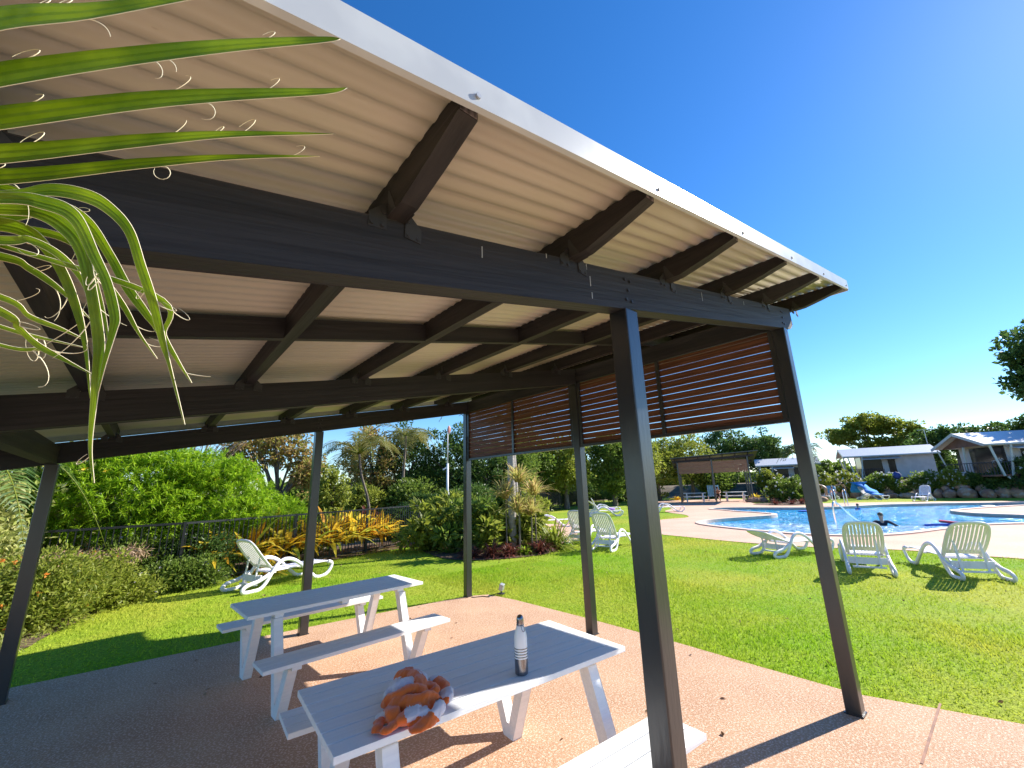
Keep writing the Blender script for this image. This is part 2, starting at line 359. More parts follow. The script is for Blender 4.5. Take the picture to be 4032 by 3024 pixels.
M['white_pole'] = mat('white_painted_pole', (.75, .76, .76), .4)
M['orange_towel'] = None
M['skin'] = mat('tanned_skin', (.50, .28, .19), .55)
M['skin2'] = mat('brown_skin', (.36, .17, .10), .55)
M['hair'] = mat('brown_hair', (.05, .03, .02), .6); M['hair2'] = mat('blonde_hair', (.42, .30, .17), .6)
M['navy'] = mat('navy_cloth', (.015, .018, .035), .8); M['black'] = mat('black_cloth', (.012, .012, .014), .8)
M['blue'] = mat('blue_towelling', (.02, .20, .62), .9, (.04, .28, .70), scale=6, bump=.4, bscale=80)
M['lblue'] = mat('light_blue_towelling', (.16, .42, .68), .9, (.22, .5, .75), scale=5)
M['swimblue'] = mat('blue_swim_shirt', (.05, .22, .65), .8)
M['red'] = mat('red_foam', (.75, .05, .06), .7); M['bluefoam'] = mat('blue_foam', (.01, .10, .55), .7)
M['orange'] = mat('orange_cloth', (.62, .16, .05), .85)
M['purple'] = mat('purple_cloth', (.28, .16, .45), .85)
M['rubber'] = mat('black_rubber', (.02, .02, .02), .6)

# ------------------------------------------------------------------ ground, lawn, deck, pool, sea
POOL = spline([(12.77, 6.62), (12.0, 4.85), (11.67, 3.4), (12.1, 2.2), (13.2, 1.45), (15.3, .75), (17.4, -.1), (18.5, -1.2), (19.4, -2.3), (21.2, -2.4),
               (22.3, -1.2), (22.9, .1), (23.9, .85), (24.8, 1.15), (25.7, .98), (27.6, .25), (30.2, -1.1), (31.1, -2.5), (33.2, -2.6), (32.9, -1.0), (31.8, 1.6), (29.9, 4.0), (27.6, 5.3), (25.9, 6.6),
               (25.2, 8.8), (24.7, 10.8), (23.8, 11.7), (22.9, 11.5), (22.4, 10.6), (21.5, 9.4), (20.9, 8.2), (20.0, 7.0), (18.9, 6.8), (17.9, 7.15), (16.2, 7.85), (14.8, 8.1), (13.6, 7.7)], True, 6)
DECK = spline([(9.2, 6.2), (8.85, 4.2), (8.95, 2.4), (9.5, 1.0), (9.4, -.8), (9.6, -4.5), (14, -8), (28, -8), (36.5, -6), (35.6, -1.2), (34.3, 2.6), (32.6, 6.1), (30.9, 8.0), (28.9, 8.1), (28.0, 9.2),
               (30.2, 11.6), (33.6, 13.3), (37.5, 14.4), (38.2, 18.5), (35, 22), (30, 21.5), (26.6, 18.2), (24.9, 15.6), (23.4, 14.3), (20.8, 13.5), (19.3, 12.4), (18.3, 11.0), (17.3, 10.2), (16.3, 9.8), (14.9, 10.2), (13.0, 10.0), (10.6, 8.7), (9.5, 7.4)], True, 5)
PATH = spline([(4.2, 9.8), (5.2, 8.7), (6.4, 8.3), (8.3, 9.9), (10.6, 11.9), (10.2, 13.6), (8.0, 13.9), (5.6, 12.8)], True, 4)
SLAB = [(-9, -7), (-.2, -7), (1.25, -2.2), (.62, -.8), (.36, .05), (.38, .8), (.42, 1.6), (.42, 3.0), (.38, 4.3), (.30, 4.85), (.05, 5.0), (-.5, 5.08), (-2.47, 5.27), (-4.96, 5.42), (-9, 5.7)]
def gh(x, y):
    # terrain: flat lawn level, falls to the sea beyond the left fence, rises behind the rock wall
    b = 15.5 + np.maximum(0, x - 2) * .95
    t = np.clip((y - b) / 38, 0, 1); drop = -10.5 * t * t * (3 - 2 * t)
    e = 41.2 + .02 * y; s_ = np.clip((x - e) / 5, 0, 1); rise = 1.35 * s_ * (3 - 2 * s_) * s_
    return np.where(x > 40, np.maximum(rise, 0) + np.where(y > 30, drop, 0), drop) - .03
xs = np.concatenate([np.linspace(-1200, -60, 14), np.linspace(-50, -8, 15), np.arange(-7, 60, 1.0), np.linspace(62, 140, 18), np.linspace(170, 1600, 12)])
ys = np.concatenate([np.linspace(-1200, -30, 12), np.arange(-25, 62, 1.0), np.linspace(64, 120, 12)])
X, Y = np.meshgrid(xs, ys); Zg = gh(X, Y)
PP = np.stack([X.ravel(), Y.ravel()], 1); inp = inside(PP, POOL)
near = np.zeros(len(PP), bool)
for dx, dy in ((1.2, 0), (-1.2, 0), (0, 1.2), (0, -1.2), (.9, .9), (-.9, .9), (.9, -.9), (-.9, -.9)): near |= inside(PP + np.array((dx, dy)), POOL)
Zg = Zg.ravel(); Zg[inp | near] = -1.4
nx, ny = len(xs), len(ys)
ii, jj = np.meshgrid(np.arange(nx - 1), np.arange(ny - 1)); a = (jj * nx + ii).ravel()
o = MB().add(np.stack([X.ravel(), Y.ravel(), Zg], 1), np.stack([a, a + 1, a + nx + 1, a + nx], 1)).build('ground', M['soil'], smooth=True); tag(o, kind='structure')
LAWN = [(-12, -12), (40.6, -12), (40.2, 3), (41.0, 12), (41.6, 20), (44, 28), (30, 30), (17, 24), (6, 16), (2, 14.0), (-3.5, 12.0), (-12, 12.5)]
tag(sheet('lawn', LAWN, [POOL], 0.0, M['lawn']), kind='structure')
tag(sheet('pool_deck', DECK, [POOL], 0.012, M['deck']), kind='structure')
tag(sheet('path', PATH, [], 0.010, M['deck']), kind='structure')
# slab with a real edge
o = MB().prism(SLAB, 2, -.1, .03).build('concrete_slab', M['slab']); tag(o, kind='structure')
mb = MB(); mb.box(-.42, .60, -.402, -.388, .030, .0335);
# pool shell, coping, water
P = np.array(POOL); n = len(P); Tn = unit(np.roll(P, -1, 0) - np.roll(P, 1, 0)); Nn = np.stack([Tn[:, 1], -Tn[:, 0]], 1)
area = np.sum(P[:, 0] * np.roll(P[:, 1], -1) - np.roll(P[:, 0], -1) * P[:, 1]); Nn *= np.sign(area)
rows = [(P - Nn * .03, -1.3), (P - Nn * .03, .05), (P + Nn * .22, .05), (P + Nn * .22, -.02)]
V = np.concatenate([np.column_stack([p, np.full(n, z)]) for p, z in rows]); Q = []
for k in range(3):
    for i in range(n): j = (i + 1) % n; Q.append((k * n + i, k * n + j, (k + 1) * n + j, (k + 1) * n + i))
tag(MB().add(V, Q).build('pool_coping', M['coping']), kind='structure')
tag(sheet('pool_water', [tuple(p) for p in POOL], [], -.09, M['pool']), kind='structure')
tag(MB().add([(-3000, -2000, -10), (4000, -2000, -10), (4000, 5000, -10), (-3000, 5000, -10)], [(0, 1, 2, 3)]).build('sea', M['sea']), kind='structure')
# distant shore
g = np.random.default_rng(3); k = 90; tx = np.linspace(-1400, 2600, k); hh = 7 + 5 * np.sin(tx / 210) + 3 * np.sin(tx / 67 + 1) + g.uniform(0, 3, k)
V = np.concatenate([np.column_stack([tx, np.full(k, 1500), np.full(k, -10.5)]), np.column_stack([tx, np.full(k, 1560), hh - 2]), np.column_stack([tx, np.full(k, 1900), hh]), np.column_stack([tx, np.full(k, 2300), np.full(k, -10.5)])])
Q = [(r_ * k + i, r_ * k + i + 1, (r_ + 1) * k + i + 1, (r_ + 1) * k + i) for r_ in range(3) for i in range(k - 1)]
M['shore'] = mat('distant_red_shore', (.30, .20, .16), .9, (.14, .17, .10), scale=.02, lo=.45, hi=.55)
tag(MB().add(V, Q).build('hills', M['shore'], smooth=True), kind='structure')
# planting beds
for i, (pts) in enumerate([[(1.9, 8.3), (2.8, 7.5), (4.0, 7.2), (5.0, 7.9), (5.0, 8.9), (4.2, 10.2), (4.2, 12.6), (3.6, 13.2), (2.6, 11.6), (2.0, 9.9)],
                           [(-5.4, 6.8), (-4.9, 7.6), (-4.5, 8.7), (-3.9, 9.7), (-1.2, 10.8), (1.2, 11.3), (3.9, 12.4), (3.5, 14), (-4, 12.4), (-9, 11), (-8, 7)],
                           [(28.2, 10.6), (28.0, 8.9), (29.2, 8.3), (31.6, 8.1), (32.6, 9.5), (31.6, 11.4), (29.6, 11.6)],
                           [(39.4, 22), (39.0, 12), (39.2, 3), (39.3, -6), (47, -9), (60, -6), (60, 22)]]):
    if i < 3: tag(sheet('planting_bed', spline(pts, True, 4), [], .016 + .0, M['mulch']), kind='structure')
mj = mb.build('slab_joint', M['joint']); tag(mj, kind='structure')

# grass blades: one stuff object, dense near the shelter, thinning with distance
def grass():
    g = np.random.default_rng(11); Pn = []
    for (x0, x1, y0, y1, dens) in ((.3, 3.2, -2.2, 7, 1500), (3.2, 9.6, -2.0, 9, 480), (-6, 1.0, 5.0, 9.5, 700), (-4.5, 3, 9.5, 12, 380), (9.0, 17, 6, 16, 70), (3, 10, 8, 15, 120)):
        k = int((x1 - x0) * (y1 - y0) * dens); Pn.append(np.column_stack([g.uniform(x0, x1, k), g.uniform(y0, y1, k)]))
    P = np.concatenate(Pn)
    # extra fringe right at the slab edge
    S = np.array([p for p in SLAB if p[0] > -8.9 and p[1] > -6.9] + [(-9, 5.7)]); fr = []
    for i in range(len(S) - 1):
        L_ = np.linalg.norm(S[i + 1] - S[i]); k = int(L_ * 500); t = g.uniform(0, 1, (k, 1)); nrm = np.array((S[i + 1] - S[i])[::-1]) * np.array((1, -1)) / L_
        fr.append(S[i] + (S[i + 1] - S[i]) * t + nrm * g.exponential(.03, (k, 1)) * 1.0)
    P = np.concatenate([P] + fr)
    keep = ~inside(P, DECK) & ~inside(P, PATH) & ~inside(P, SLAB) & inside(P, LAWN)
    P = P[keep]; n = len(P)
    hgt = g.uniform(.018, .045, n) * (1 + .5 * np.sin(P[:, 0] * 1.7) * np.sin(P[:, 1] * 1.3)); az = g.uniform(0, 6.28, n); lean = g.uniform(.2, .9, n)
    wd = .0035 * (1 + .10 * np.hypot(P[:, 0] + 4.2, P[:, 1] + 1.1))
    base = np.column_stack([P, np.zeros(n)]); D = np.column_stack([np.cos(az) * lean, np.sin(az) * lean, np.ones(n)]); S_ = np.column_stack([-np.sin(az + 1.2), np.cos(az + 1.2), np.zeros(n)]) * wd[:, None]
    V = np.stack([base - S_, base + S_, base + D * hgt[:, None]], 1).reshape(-1, 3)
    o = MB().add(V, t=np.arange(3 * n).reshape(-1, 3)).build('grass_blades', M['blade']); tag(o, 'short green lawn grass blades around the slab', 'grass', kind='stuff')
grass()

# ------------------------------------------------------------------ shelter
Z1, SL, BD = 3.03, .193, .20      # beam underside at x=0, slope along X, beam depth
def zb(x): return Z1 + SL * x
PH, OV = .128, .43                # purlin depth, side overhang
YB = (0.0, 2.45, 5.0)
sh = empty('picnic_shelter', (0, 0, 0), 0, 'large open-sided shelter of dark timber beams on charcoal posts with a cream corrugated roof', 'shelter')
XP = [0.0, -2.47, -4.92]
posts = []
for iy, y in enumerate(YB):
    for ix, x in enumerate(XP):
        if iy == 1 and ix == 1: continue
        z = zb(x)
        yy = y
        pm = MB(); pm.box(x - .05, x + .05, yy - .05, yy + .05, .03, z - .004); po = bevel(pm.build('post', M['steel'], sh), .006)
        fm = MB(); fm.box(x - .058, x + .058, yy - .058, yy + .058, .03, .040)
        # baseplate only where the post meets the slab
        fm.build('base_plate', M['steel'], po)
        for (bx, bz) in ((-.022, .155), (.022, .155), (0, .10), (-.022, .045), (.022, .045)):
            pts = [(x + bx, yy - .0395, z + bz), (x + bx, yy - .047, z + bz)]
            MB().tube(pts, .0085, 8).build('bolt', M['bolt'], po)
XR, XL = .22, -5.35
for y in YB:
    m_ = MB(); y0, y1 = y - .04, y + .04
    # sloping beam with a splayed right end
    pr = [(XL, zb(XL)), (XR - .03, zb(XR - .03)), (XR + .05, zb(XR) + .05), (XR + .05, zb(XR + .05) + BD), (XL, zb(XL) + BD)]
    m_.prism(pr, 1, y0, y1); bo_ = bevel(m_.build('beam', M['timber'], sh), .004)
    if y == 0:
        for xq, zq, lq in ((-3.38, .13, .045), (-2.79, .17, .03), (-2.77, .09, .05), (-2.765, .03, .03), (-1.62, .12, .06), (-3.05, .185, .02), (-.9, .15, .03)):
            MB().box(xq, xq + .0035, -.0412, -.0398, zb(xq) + zq, zb(xq) + zq + lq).build('paint_drip', M['cap'], bo_)
PX = [.43 - .827 * i for i in range(8)]
for i, x in enumerate(PX):
    if x < -5.3: continue
    w2 = .0275; z0 = zb(x) + BD; z1 = z0 + PH; tp = .072
    prof = [(-OV, z0 + tp), (-OV + .14, z0 + .035), (-OV + .30, z0), (5 + OV - .30, z0), (5 + OV - .14, z0 + .035), (5 + OV, z0 + tp), (5 + OV, z1), (-OV, z1)]
    m_ = MB(); m_.prism(prof, 0, x - w2, x + w2); pu = bevel(m_.build('purlin', M['timber_y'], sh), .003)
    eg = MB(); eg.box(x - w2 + .003, x + w2 - .003, -OV - .002, -OV + .004, z0 + tp + .003, z1 - .003); eg.build('end_grain', M['end_grain'], pu)
    for yb in YB:
        for s in (-1, 1):
            xx = x + s * (w2 + .002); b_ = MB()
            pr = [(yb - .085, z0 - .0), (yb - .0425, z0 - .055), (yb - .0425, z0 + .0), (yb - .035, z0 + .085), (yb - .05, z0 + .085)]
            # triangular twisted strap: web on the purlin, foot on the beam face
            b_.add([(xx, yb - .05, z0 + .09), (xx, yb - .043, z0 + .09), (xx, yb - .043, z0 - .0), (xx, yb - .10, z0 - .0)], [(0, 1, 2, 3)])
            b_.add([(xx, yb - .0425, z0 + .05), (xx + s * .055, yb - .0425, z0 - .002), (xx + s * .055, yb - .0425, z0 - .05), (xx, yb - .0425, z0 - .045)], [(0, 1, 2, 3)])
            for (qx, qz) in ((.012, -.036), (.045, -.038), (.012, .01)):
                b_.tube([(xx + s * qx, yb - .0425, z0 + qz), (xx + s * qx, yb - .047, z0 + qz)], .005, 6)
            bo = b_.build('bracket', M['bracket'], pu); sm = bo.modifiers.new('t', 'SOLIDIFY'); sm.thickness = .0025
for yb in (1.25, 3.72):
    for i in range(len(PX) - 1):
        xa, xb = PX[i + 1] + .028, PX[i] - .028
        if xa < -5.3: continue
        m_ = MB(); m_.hexa([(xa, yb - .0225, zb(xa) + BD), (xb, yb - .0225, zb(xb) + BD), (xa, yb + .0225, zb(xa) + BD), (xb, yb + .0225, zb(xb) + BD),
                            (xa, yb - .0225, zb(xa) + BD + PH - .012), (xb, yb - .0225, zb(xb) + BD + PH - .012), (xa, yb + .0225, zb(xa) + BD + PH - .012), (xb, yb + .0225, zb(xb) + BD + PH - .012)])
        m_.build('blocking', M['timber'], sh)
# corrugated roof sheet: ribs run along X, down the slope
pitch = .076; y0, y1 = -OV - .035, 5 + OV + .035; ny_ = int((y1 - y0) / pitch * 10); yy = np.linspace(y0, y1, ny_)
ph = (yy / pitch) * 2 * np.pi; prof = np.tanh(1.35 * np.sin(ph)) / .875 * .0082 + .0095
x0, x1 = -5.62, .50
def rz(x): return zb(x) + BD + PH
V = []
for x in (x0, x1):
    V.append(np.column_stack([np.full(ny_, x), yy, rz(x) + prof]))
V = np.concatenate(V); i_ = np.arange(ny_ - 1)
ro = MB().add(V, np.stack([i_, i_ + ny_, i_ + ny_ + 1, i_ + 1], 1)).build('roof_sheet', M['roof'], sh, smooth=True)
so_ = ro.modifiers.new('t', 'SOLIDIFY'); so_.thickness = .0012; so_.offset = 1
# barge cappings along both sloping edges: vertical face, small lip, top return
for (ya, s) in ((y0, -1), (y1, 1)):
    yo_ = ya + s * .004
    def sec(x): zt = rz(x) + .026; return [(yo_ + .0 * s, zt - .088), (yo_ - s * .014, zt - .092), (yo_ - s * .014, zt - .089), (yo_ - s * .002, zt - .085), (yo_ - s * .002, zt - .003), (yo_ - s * .13, zt - .003), (yo_ - s * .13, zt), (yo_, zt)]
    m_ = MB(); A = [(x0, p, q) for p, q in sec(x0)]; B_ = [(x1 + .02, p, q) for p, q in sec(x1 + .02)]; k = len(A)
    m_.add(A + B_, [(i, (i + 1) % k, k + (i + 1) % k, k + i) for i in range(k)], None)
    m_.add([(x1 + .02, yo_, rz(x1) + .026 - .088), (x1 + .02, yo_, rz(x1) + .03), (x1 + .018, yo_ - s * .012, rz(x1) + .03), (x1 + .018, yo_ - s * .012, rz(x1) - .064)], [(0, 1, 2, 3)])
    cp = m_.build('barge_capping', M['cap'], sh)
    for x in PX[:7]:
        for dx in (0.0,):
            MB().tube([(x + dx, yo_, rz(x) - .035), (x + dx, yo_ + s * .006, rz(x) - .035)], .0075, 8).build('screw', M['galv'], cp)
# high-end capping and low-end gutter
m_ = MB(); m_.box(x1 - .002, x1 + .014, y0, y1, rz(x1) - .075, rz(x1) + .0); m_.build('ridge_capping', M['cap'], sh)
m_ = MB(); zt = rz(x0)
m_.prism([(x0 - .10, zt - .11), (x0 + .03, zt - .11), (x0 + .03, zt - .012), (x0 + .026, zt - .012), (x0 + .026, zt - .106), (x0 - .096, zt - .106), (x0 - .096, zt + .0), (x0 - .10, zt + .0)], 1, y0, y1)
m_.build('gutter', M['steel'], sh)
m_ = MB(); m_.box(-5.0, -4.88, .05, 2.4, zb(-4.94) + .0, zb(-4.94) + .17); m_.box(-4.99, -4.89, 2.5, 4.955, zb(-4.94) + .0, zb(-4.94) + .17); m_.build('edge_beam', M['timber_y'], sh)
for ya_, yb_ in ((.042, 2.408), (2.492, 4.958)):
    m_ = MB(); m_.box(-.022, .022, ya_, yb_, 3.035, 3.225); m_.build('edge_beam', M['timber_y'], sh)
# slat screens in the plane x=0 between the posts
for (ya, yb) in ((.052, 2.398), (2.502, 4.948)):
    sc_ = MB(); zbm, ztp = 2.19, 3.03; pit = .0705
    k = 0; g = np.random.default_rng(int(ya * 100) + 5)
    while zbm + .03 + k * pit < ztp - .005:
        za = zbm + .032 + k * pit; zt_ = min(za + pit - .0068, ztp - .002); jt = g.uniform(-.0012, .0012)
        sc_.box(-.0105, .0085, ya, yb, za + jt, zt_ + jt); k += 1
    s_ = sc_.build('slat_panel', M['slat'], sh)
    fr = MB(); fr.box(-.035, .025, ya, yb, zbm, zbm + .03); fr.build('bottom_rail', M['steel'], s_)
    for yv in (ya + .022, (ya + yb) / 2, yb - .022):
        q = MB(); q.box(-.036, -.0115, yv - .02, yv + .02, zbm + .0305, ztp - .003); q.build('batten', M['steel'], s_)
# cable on the far corner post + small floodlight
ch = empty('garden_spotlight', (.47, 4.72, 0), .6, 'small black garden spotlight on the slab corner beside the far post', 'spotlight')
m_ = MB(); m_.box(-.05, .05, -.05, .05, .03, .04); m_.bar((0, 0, .04), (0, 0, .10), .02, .02); m_.build('stand', M['rubber'], ch)
m_ = MB(); m_.hexa([(-.06, -.03, .08), (.06, -.03, .08), (-.06, .03, .10), (.06, .03, .10), (-.06, -.05, .17), (.06, -.05, .17), (-.06, .01, .19), (.06, .01, .19)]); bevel(m_.build('lamp_housing', M['galv'], ch), .005)
m_ = MB(); m_.tube(spline([(-.056, 4.95, 2.6), (-.058, 4.94, 2.0), (-.075, 4.93, 1.4), (-.057, 4.95, 1.1), (-.06, 4.93, .5), (-.06, 4.93, .06), (.02, 4.86, .038), (.15, 4.8, .036), (.2, 4.7, .036), (.3, 4.76, .036), (.44, 4.74, .04)], False, 8), .006, 6)
tag(m_.build('power_cable', M['rubber']), 'thin black cable running down the far corner post to the garden spotlight', 'cable')

# ------------------------------------------------------------------ picnic tables
def picnic_table(loc, rz_, label, WT=.64, L2=.83):
    T = .72
    t = empty('picnic_table', loc, rz_, label, 'picnic table', 'white timber picnic tables under the shelter')
    m_ = MB(); n = 7; w_ = WT / n
    for k in range(n):
        y = -WT / 2 + k * w_; m_.box(-L2, L2, y + .0035, y + w_ - .0035, T - .028, T)
    for x in (-L2 + .25, L2 - .25, 0): m_.box(x - .035, x + .035, -.28, .28, T - .062, T - .0285)
    tt = bevel(m_.build('tabletop', M['white_timber'], t), .0018); MB().box(-L2 + .004, L2 - .004, -WT / 2 + .004, WT / 2 - .004, T - .024, T - .010).build('gap_shade_sheet', M['gap_shade'], tt)  # added dark sheet below the boards, so the gaps look shaded
    for s in (-1, 1):
        m_ = MB(); n2 = 3; w2 = .29 / n2; y0_ = s * .695
        for k in range(n2):
            y = y0_ - .145 + k * w2; m_.box(-L2 + .01, L2 - .01, y + .0035, y + w2 - .0035, .422, .45)
        for x in (-L2 + .25, L2 - .25): m_.box(x - .035, x + .035, y0_ - .12, y0_ + .12, .39, .4215)
        st_ = bevel(m_.build('seat', M['white_timber'], t), .0018); MB().box(-L2 + .014, L2 - .014, y0_ - .14, y0_ + .14, .426, .440).build('gap_shade_sheet', M['gap_shade'], st_)  # same added sheet for the seats: gap shade as a dark colour
    for x in (-L2 + .24, L2 - .24):
        for s in (-1, 1):
            # V shaped leg: flat foot, inner arm to the tabletop, outer arm to the seat
            m_ = MB(); f = s * .52
            out = [(f - s * .055, 0.0), (f + s * .055, 0.0), (f + s * .24, .389), (f + s * .155, .389), (f + s * .012, .09), (f - s * .012, .09), (f - s * .225, .657), (f - s * .305, .657)]
            m_.prism(out, 0, x - .035, x + .035); bevel(m_.build('leg', M['white_timber'], t), .003)
    return t
picnic_table((-2.640, 1.055, .03), R(-4), 'white timber picnic table nearest the camera with an orange towel and a bottle on it', .71, .845)
picnic_table((-2.60, 3.56, .03), R(3.5), 'white timber picnic table standing empty behind the nearer one under the shelter')

# bottle
bt = empty('water_bottle', (-2.53, .80, .7515), 0, 'white and silver striped steel water bottle standing on the near picnic table', 'bottle')
m1 = mat('bottle_white_enamel', (.86, .86, .86), .3); m2 = mat('bottle_brushed_steel', (.27, .26, .27), .25, metal=1.0)
MB().lathe([(0, 0), (.030, 0), (.034, .004), (.035, .02), (.035, .075), (.0352, .078)], seg=32).build('base_band', m2, bt, True)
m_ = MB(); m_.lathe([(.0352, .078), (.0354, .13), (.0352, .165), (.033, .185), (.027, .210), (.021, .228), (.019, .236), (.018, .236)], seg=32); m_.build('body', m1, bt, True)
for k in range(4): MB().lathe([(.0357, .084 + k * .013), (.0361, .085 + k * .013), (.0361, .089 + k * .013), (.0357, .09 + k * .013)], seg=32).build('stripe', m2, bt, True)
MB().lathe([(.0185, .236), (.0195, .238), (.0195, .262), (.018, .272), (.013, .281), (.006, .285), (0, .286)], seg=32).build('cap', m2, bt, True)
m_ = MB(); m_.lathe([(.0192, .232), (.0205, .234), (.0205, .237), (.0192, .239)], seg=24); m_.tube(spline([(-.010, -.021, .236), (-.013, -.027, .222), (-.008, -.029, .21), (.002, -.028, .207), (.008, -.027, .216), (.004, -.024, .23)], True, 6), .0017, 6, cap=False)
m_.build('carry_loop', m2, bt, True)

# towel: a crumpled striped bath towel made as one simulated-looking cloth surface
def towel():
    mt = bpy.data.materials.new('orange_white_striped_towelling'); mt.use_nodes = True; N = mt.node_tree.nodes; L = mt.node_tree.links
    b = N['Principled BSDF']; b.inputs['Roughness'].default_value = .95; b.inputs['Sheen Weight'].default_value = .4
    at = N.new('ShaderNodeAttribute'); at.attribute_name = 'stripe'; rp = N.new('ShaderNodeValToRGB'); rp.color_ramp.interpolation = 'CONSTANT'
    rp.color_ramp.elements[0].color = (.80, .15, .015, 1); rp.color_ramp.elements[1].position = .45; rp.color_ramp.elements[1].color = (.74, .68, .72, 1)
    fr = N.new('ShaderNodeMath'); fr.operation = 'FRACT'; L.new(at.outputs['Fac'], rp.inputs[0]); L.new(rp.outputs[0], b.inputs['Base Color'])
    nz = N.new('ShaderNodeTexNoise'); nz.inputs['Scale'].default_value = 420; bp = N.new('ShaderNodeBump'); bp.inputs['Strength'].default_value = .5; bp.inputs['Distance'].default_value = .004
    tc = N.new('ShaderNodeTexCoord'); L.new(tc.outputs['Object'], nz.inputs[0]); L.new(nz.outputs[0], bp.inputs['Height']); L.new(bp.outputs[0], b.inputs['Normal'])
    FOLDS = [
([(0.044,0.216,0.060),(0.089,0.207,0.075),(0.110,0.159,0.080),(0.111,0.094,0.075),(0.105,0.041,0.060)], 0.020, [0.0, 0.0, 0.8, 0.8, 0.8]),
([(0.025,0.227,0.050),(0.054,0.207,0.070),(0.083,0.156,0.080),(0.081,0.076,0.080),(0.071,0.012,0.070),(0.067,-0.006,0.050)], 0.024, [0.0, 0.0, 0.0, 0.0, 0.0, 0.0]),
([(-0.066,0.129,0.030),(-0.040,0.118,0.060),(-0.005,0.097,0.075),(0.044,0.099,0.080),(0.060,0.055,0.080)], 0.022, [0.8, 0.8, 0.8, 0.8, 0.8]),
([(-0.099,0.074,0.020),(-0.080,0.069,0.045),(-0.047,0.026,0.070),(0.003,0.018,0.080),(0.043,0.005,0.080),(0.039,-0.021,0.070),(0.011,-0.005,0.055)], 0.026, [0.0, 0.0, 0.0, 0.0, 0.0, 0.0, 0.0]),
([(-0.009,0.204,0.030),(0.010,0.185,0.050),(0.056,0.190,0.060)], 0.016, [0.8, 0.8, 0.8]),
([(0.162,0.120,0.050),(0.178,0.085,0.055),(0.178,0.031,0.050),(0.172,-0.013,0.045),(0.159,-0.050,0.040),(0.142,-0.079,0.035),(0.113,-0.103,0.025)], 0.025, [0.8, 0.8, 0.0, 0.0, 0.8, 0.8, 0.0]),
([(0.093,0.025,0.060),(0.108,0.007,0.065),(0.111,-0.032,0.060),(0.087,-0.038,0.050),(0.060,-0.036,0.050)], 0.019, [0.0, 0.0, 0.0, 0.0, 0.0]),
([(-0.093,0.046,0.020),(-0.089,-0.008,0.050),(-0.055,-0.028,0.060),(-0.017,-0.059,0.065),(0.021,-0.072,0.065),(0.070,-0.068,0.060),(0.112,-0.071,0.045)], 0.024, [0.0, 0.0, 0.0, 0.0, 0.0, 0.0, 0.0]),
([(0.103,-0.094,0.040),(0.060,-0.150,0.045),(0.026,-0.177,0.040),(0.006,-0.183,0.028),(-0.037,-0.197,0.020),(-0.069,-0.195,0.020),(-0.077,-0.144,0.015)], 0.027, [0.8, 0.8, 0.8, 0.0, 0.0, 0.0, 0.0]),
([(-0.002,-0.107,0.040),(-0.002,-0.149,0.040),(-0.002,-0.172,0.030)], 0.024, [0.8, 0.8, 0.8]),
([(-0.108,-0.069,0.020),(-0.093,-0.108,0.035),(-0.067,-0.123,0.045),(-0.043,-0.109,0.050),(-0.012,-0.084,0.050),(0.013,-0.062,0.050)], 0.027, [0.0, 0.0, 0.8, 0.8, 0.0, 0.0]),
([(-0.104,-0.098,0.015),(-0.072,-0.118,0.025),(-0.041,-0.139,0.035),(-0.008,-0.111,0.040)], 0.021, [0.0, 0.0, 0.0, 0.0]),
([(-0.104,-0.005,0.050),(-0.117,-0.069,0.050),(-0.122,-0.086,0.030),(-0.144,-0.113,0.020),(-0.179,-0.121,0.012),(-0.208,-0.126,0.006)], 0.022, [0.0, 0.0, 0.0, 0.0, 0.0, 0.0]),
([(-0.097,0.038,0.020),(-0.143,-0.008,0.018),(-0.165,-0.038,0.015),(-0.195,-0.091,0.010),(-0.207,-0.127,0.006)], 0.022, [0.8, 0.8, 0.0, 0.0, 0.0]),
([(-0.161,-0.071,0.008),(-0.121,-0.046,0.010),(-0.087,-0.080,0.010),(-0.087,-0.114,0.008)], 0.022, [0.0, 0.0, 0.0, 0.0]),
([(-0.057,0.002,0.030),(-0.023,-0.063,0.040),(0.041,-0.071,0.030),(0.082,-0.065,0.030)], 0.036, [0.0, 0.0, 0.0, 0.0]),
([(0.063,0.153,0.040),(0.079,0.042,0.040),(0.134,0.009,0.030)], 0.036, [0.0, 0.0, 0.0]),
    ]
    V = []; Q = []; S = []; TT = []; off = 0; nu = 14
    for fi, (cl, rad, cs) in enumerate(FOLDS):
        C = np.array(spline(cl, False, 12)); n = len(C); cv = np.interp(np.linspace(0, len(cs) - 1, n), range(len(cs)), cs)
        T = unit(np.gradient(C, axis=0)); sd_ = unit(np.cross(T, (0, 0, 1))); U = np.cross(sd_, T)
        for i in range(n):
            t = i / (n - 1); tp_ = min(1, .30 + 4.2 * t, .30 + 4.2 * (1 - t)); r_ = rad * 1.12 * tp_ * (1 + .10 * math.sin(11 * t + fi) + .06 * math.sin(27 * t + 2 * fi))
            for k in range(nu):
                a = 2 * math.pi * k / nu; rr = r_ * (1 + .16 * math.cos(2 * a + 4 * t + fi) + .10 * math.cos(3 * a - 6 * t + 2 * fi) + .05 * math.cos(5 * a + 9 * t))
                p = C[i] + sd_[i] * math.cos(a) * rr * 1.15 + U[i] * math.sin(a) * rr * .85 - np.array((0, 0, rad * .55))
                p[2] = max(p[2], .003 + .0005 * fi); V.append(p); S.append(cv[i] + .06 * math.sin(3 * a + fi))
        for i in range(n - 1):
            for k in range(nu): Q.append((off + i * nu + k, off + i * nu + (k + 1) % nu, off + (i + 1) * nu + (k + 1) % nu, off + (i + 1) * nu + k))
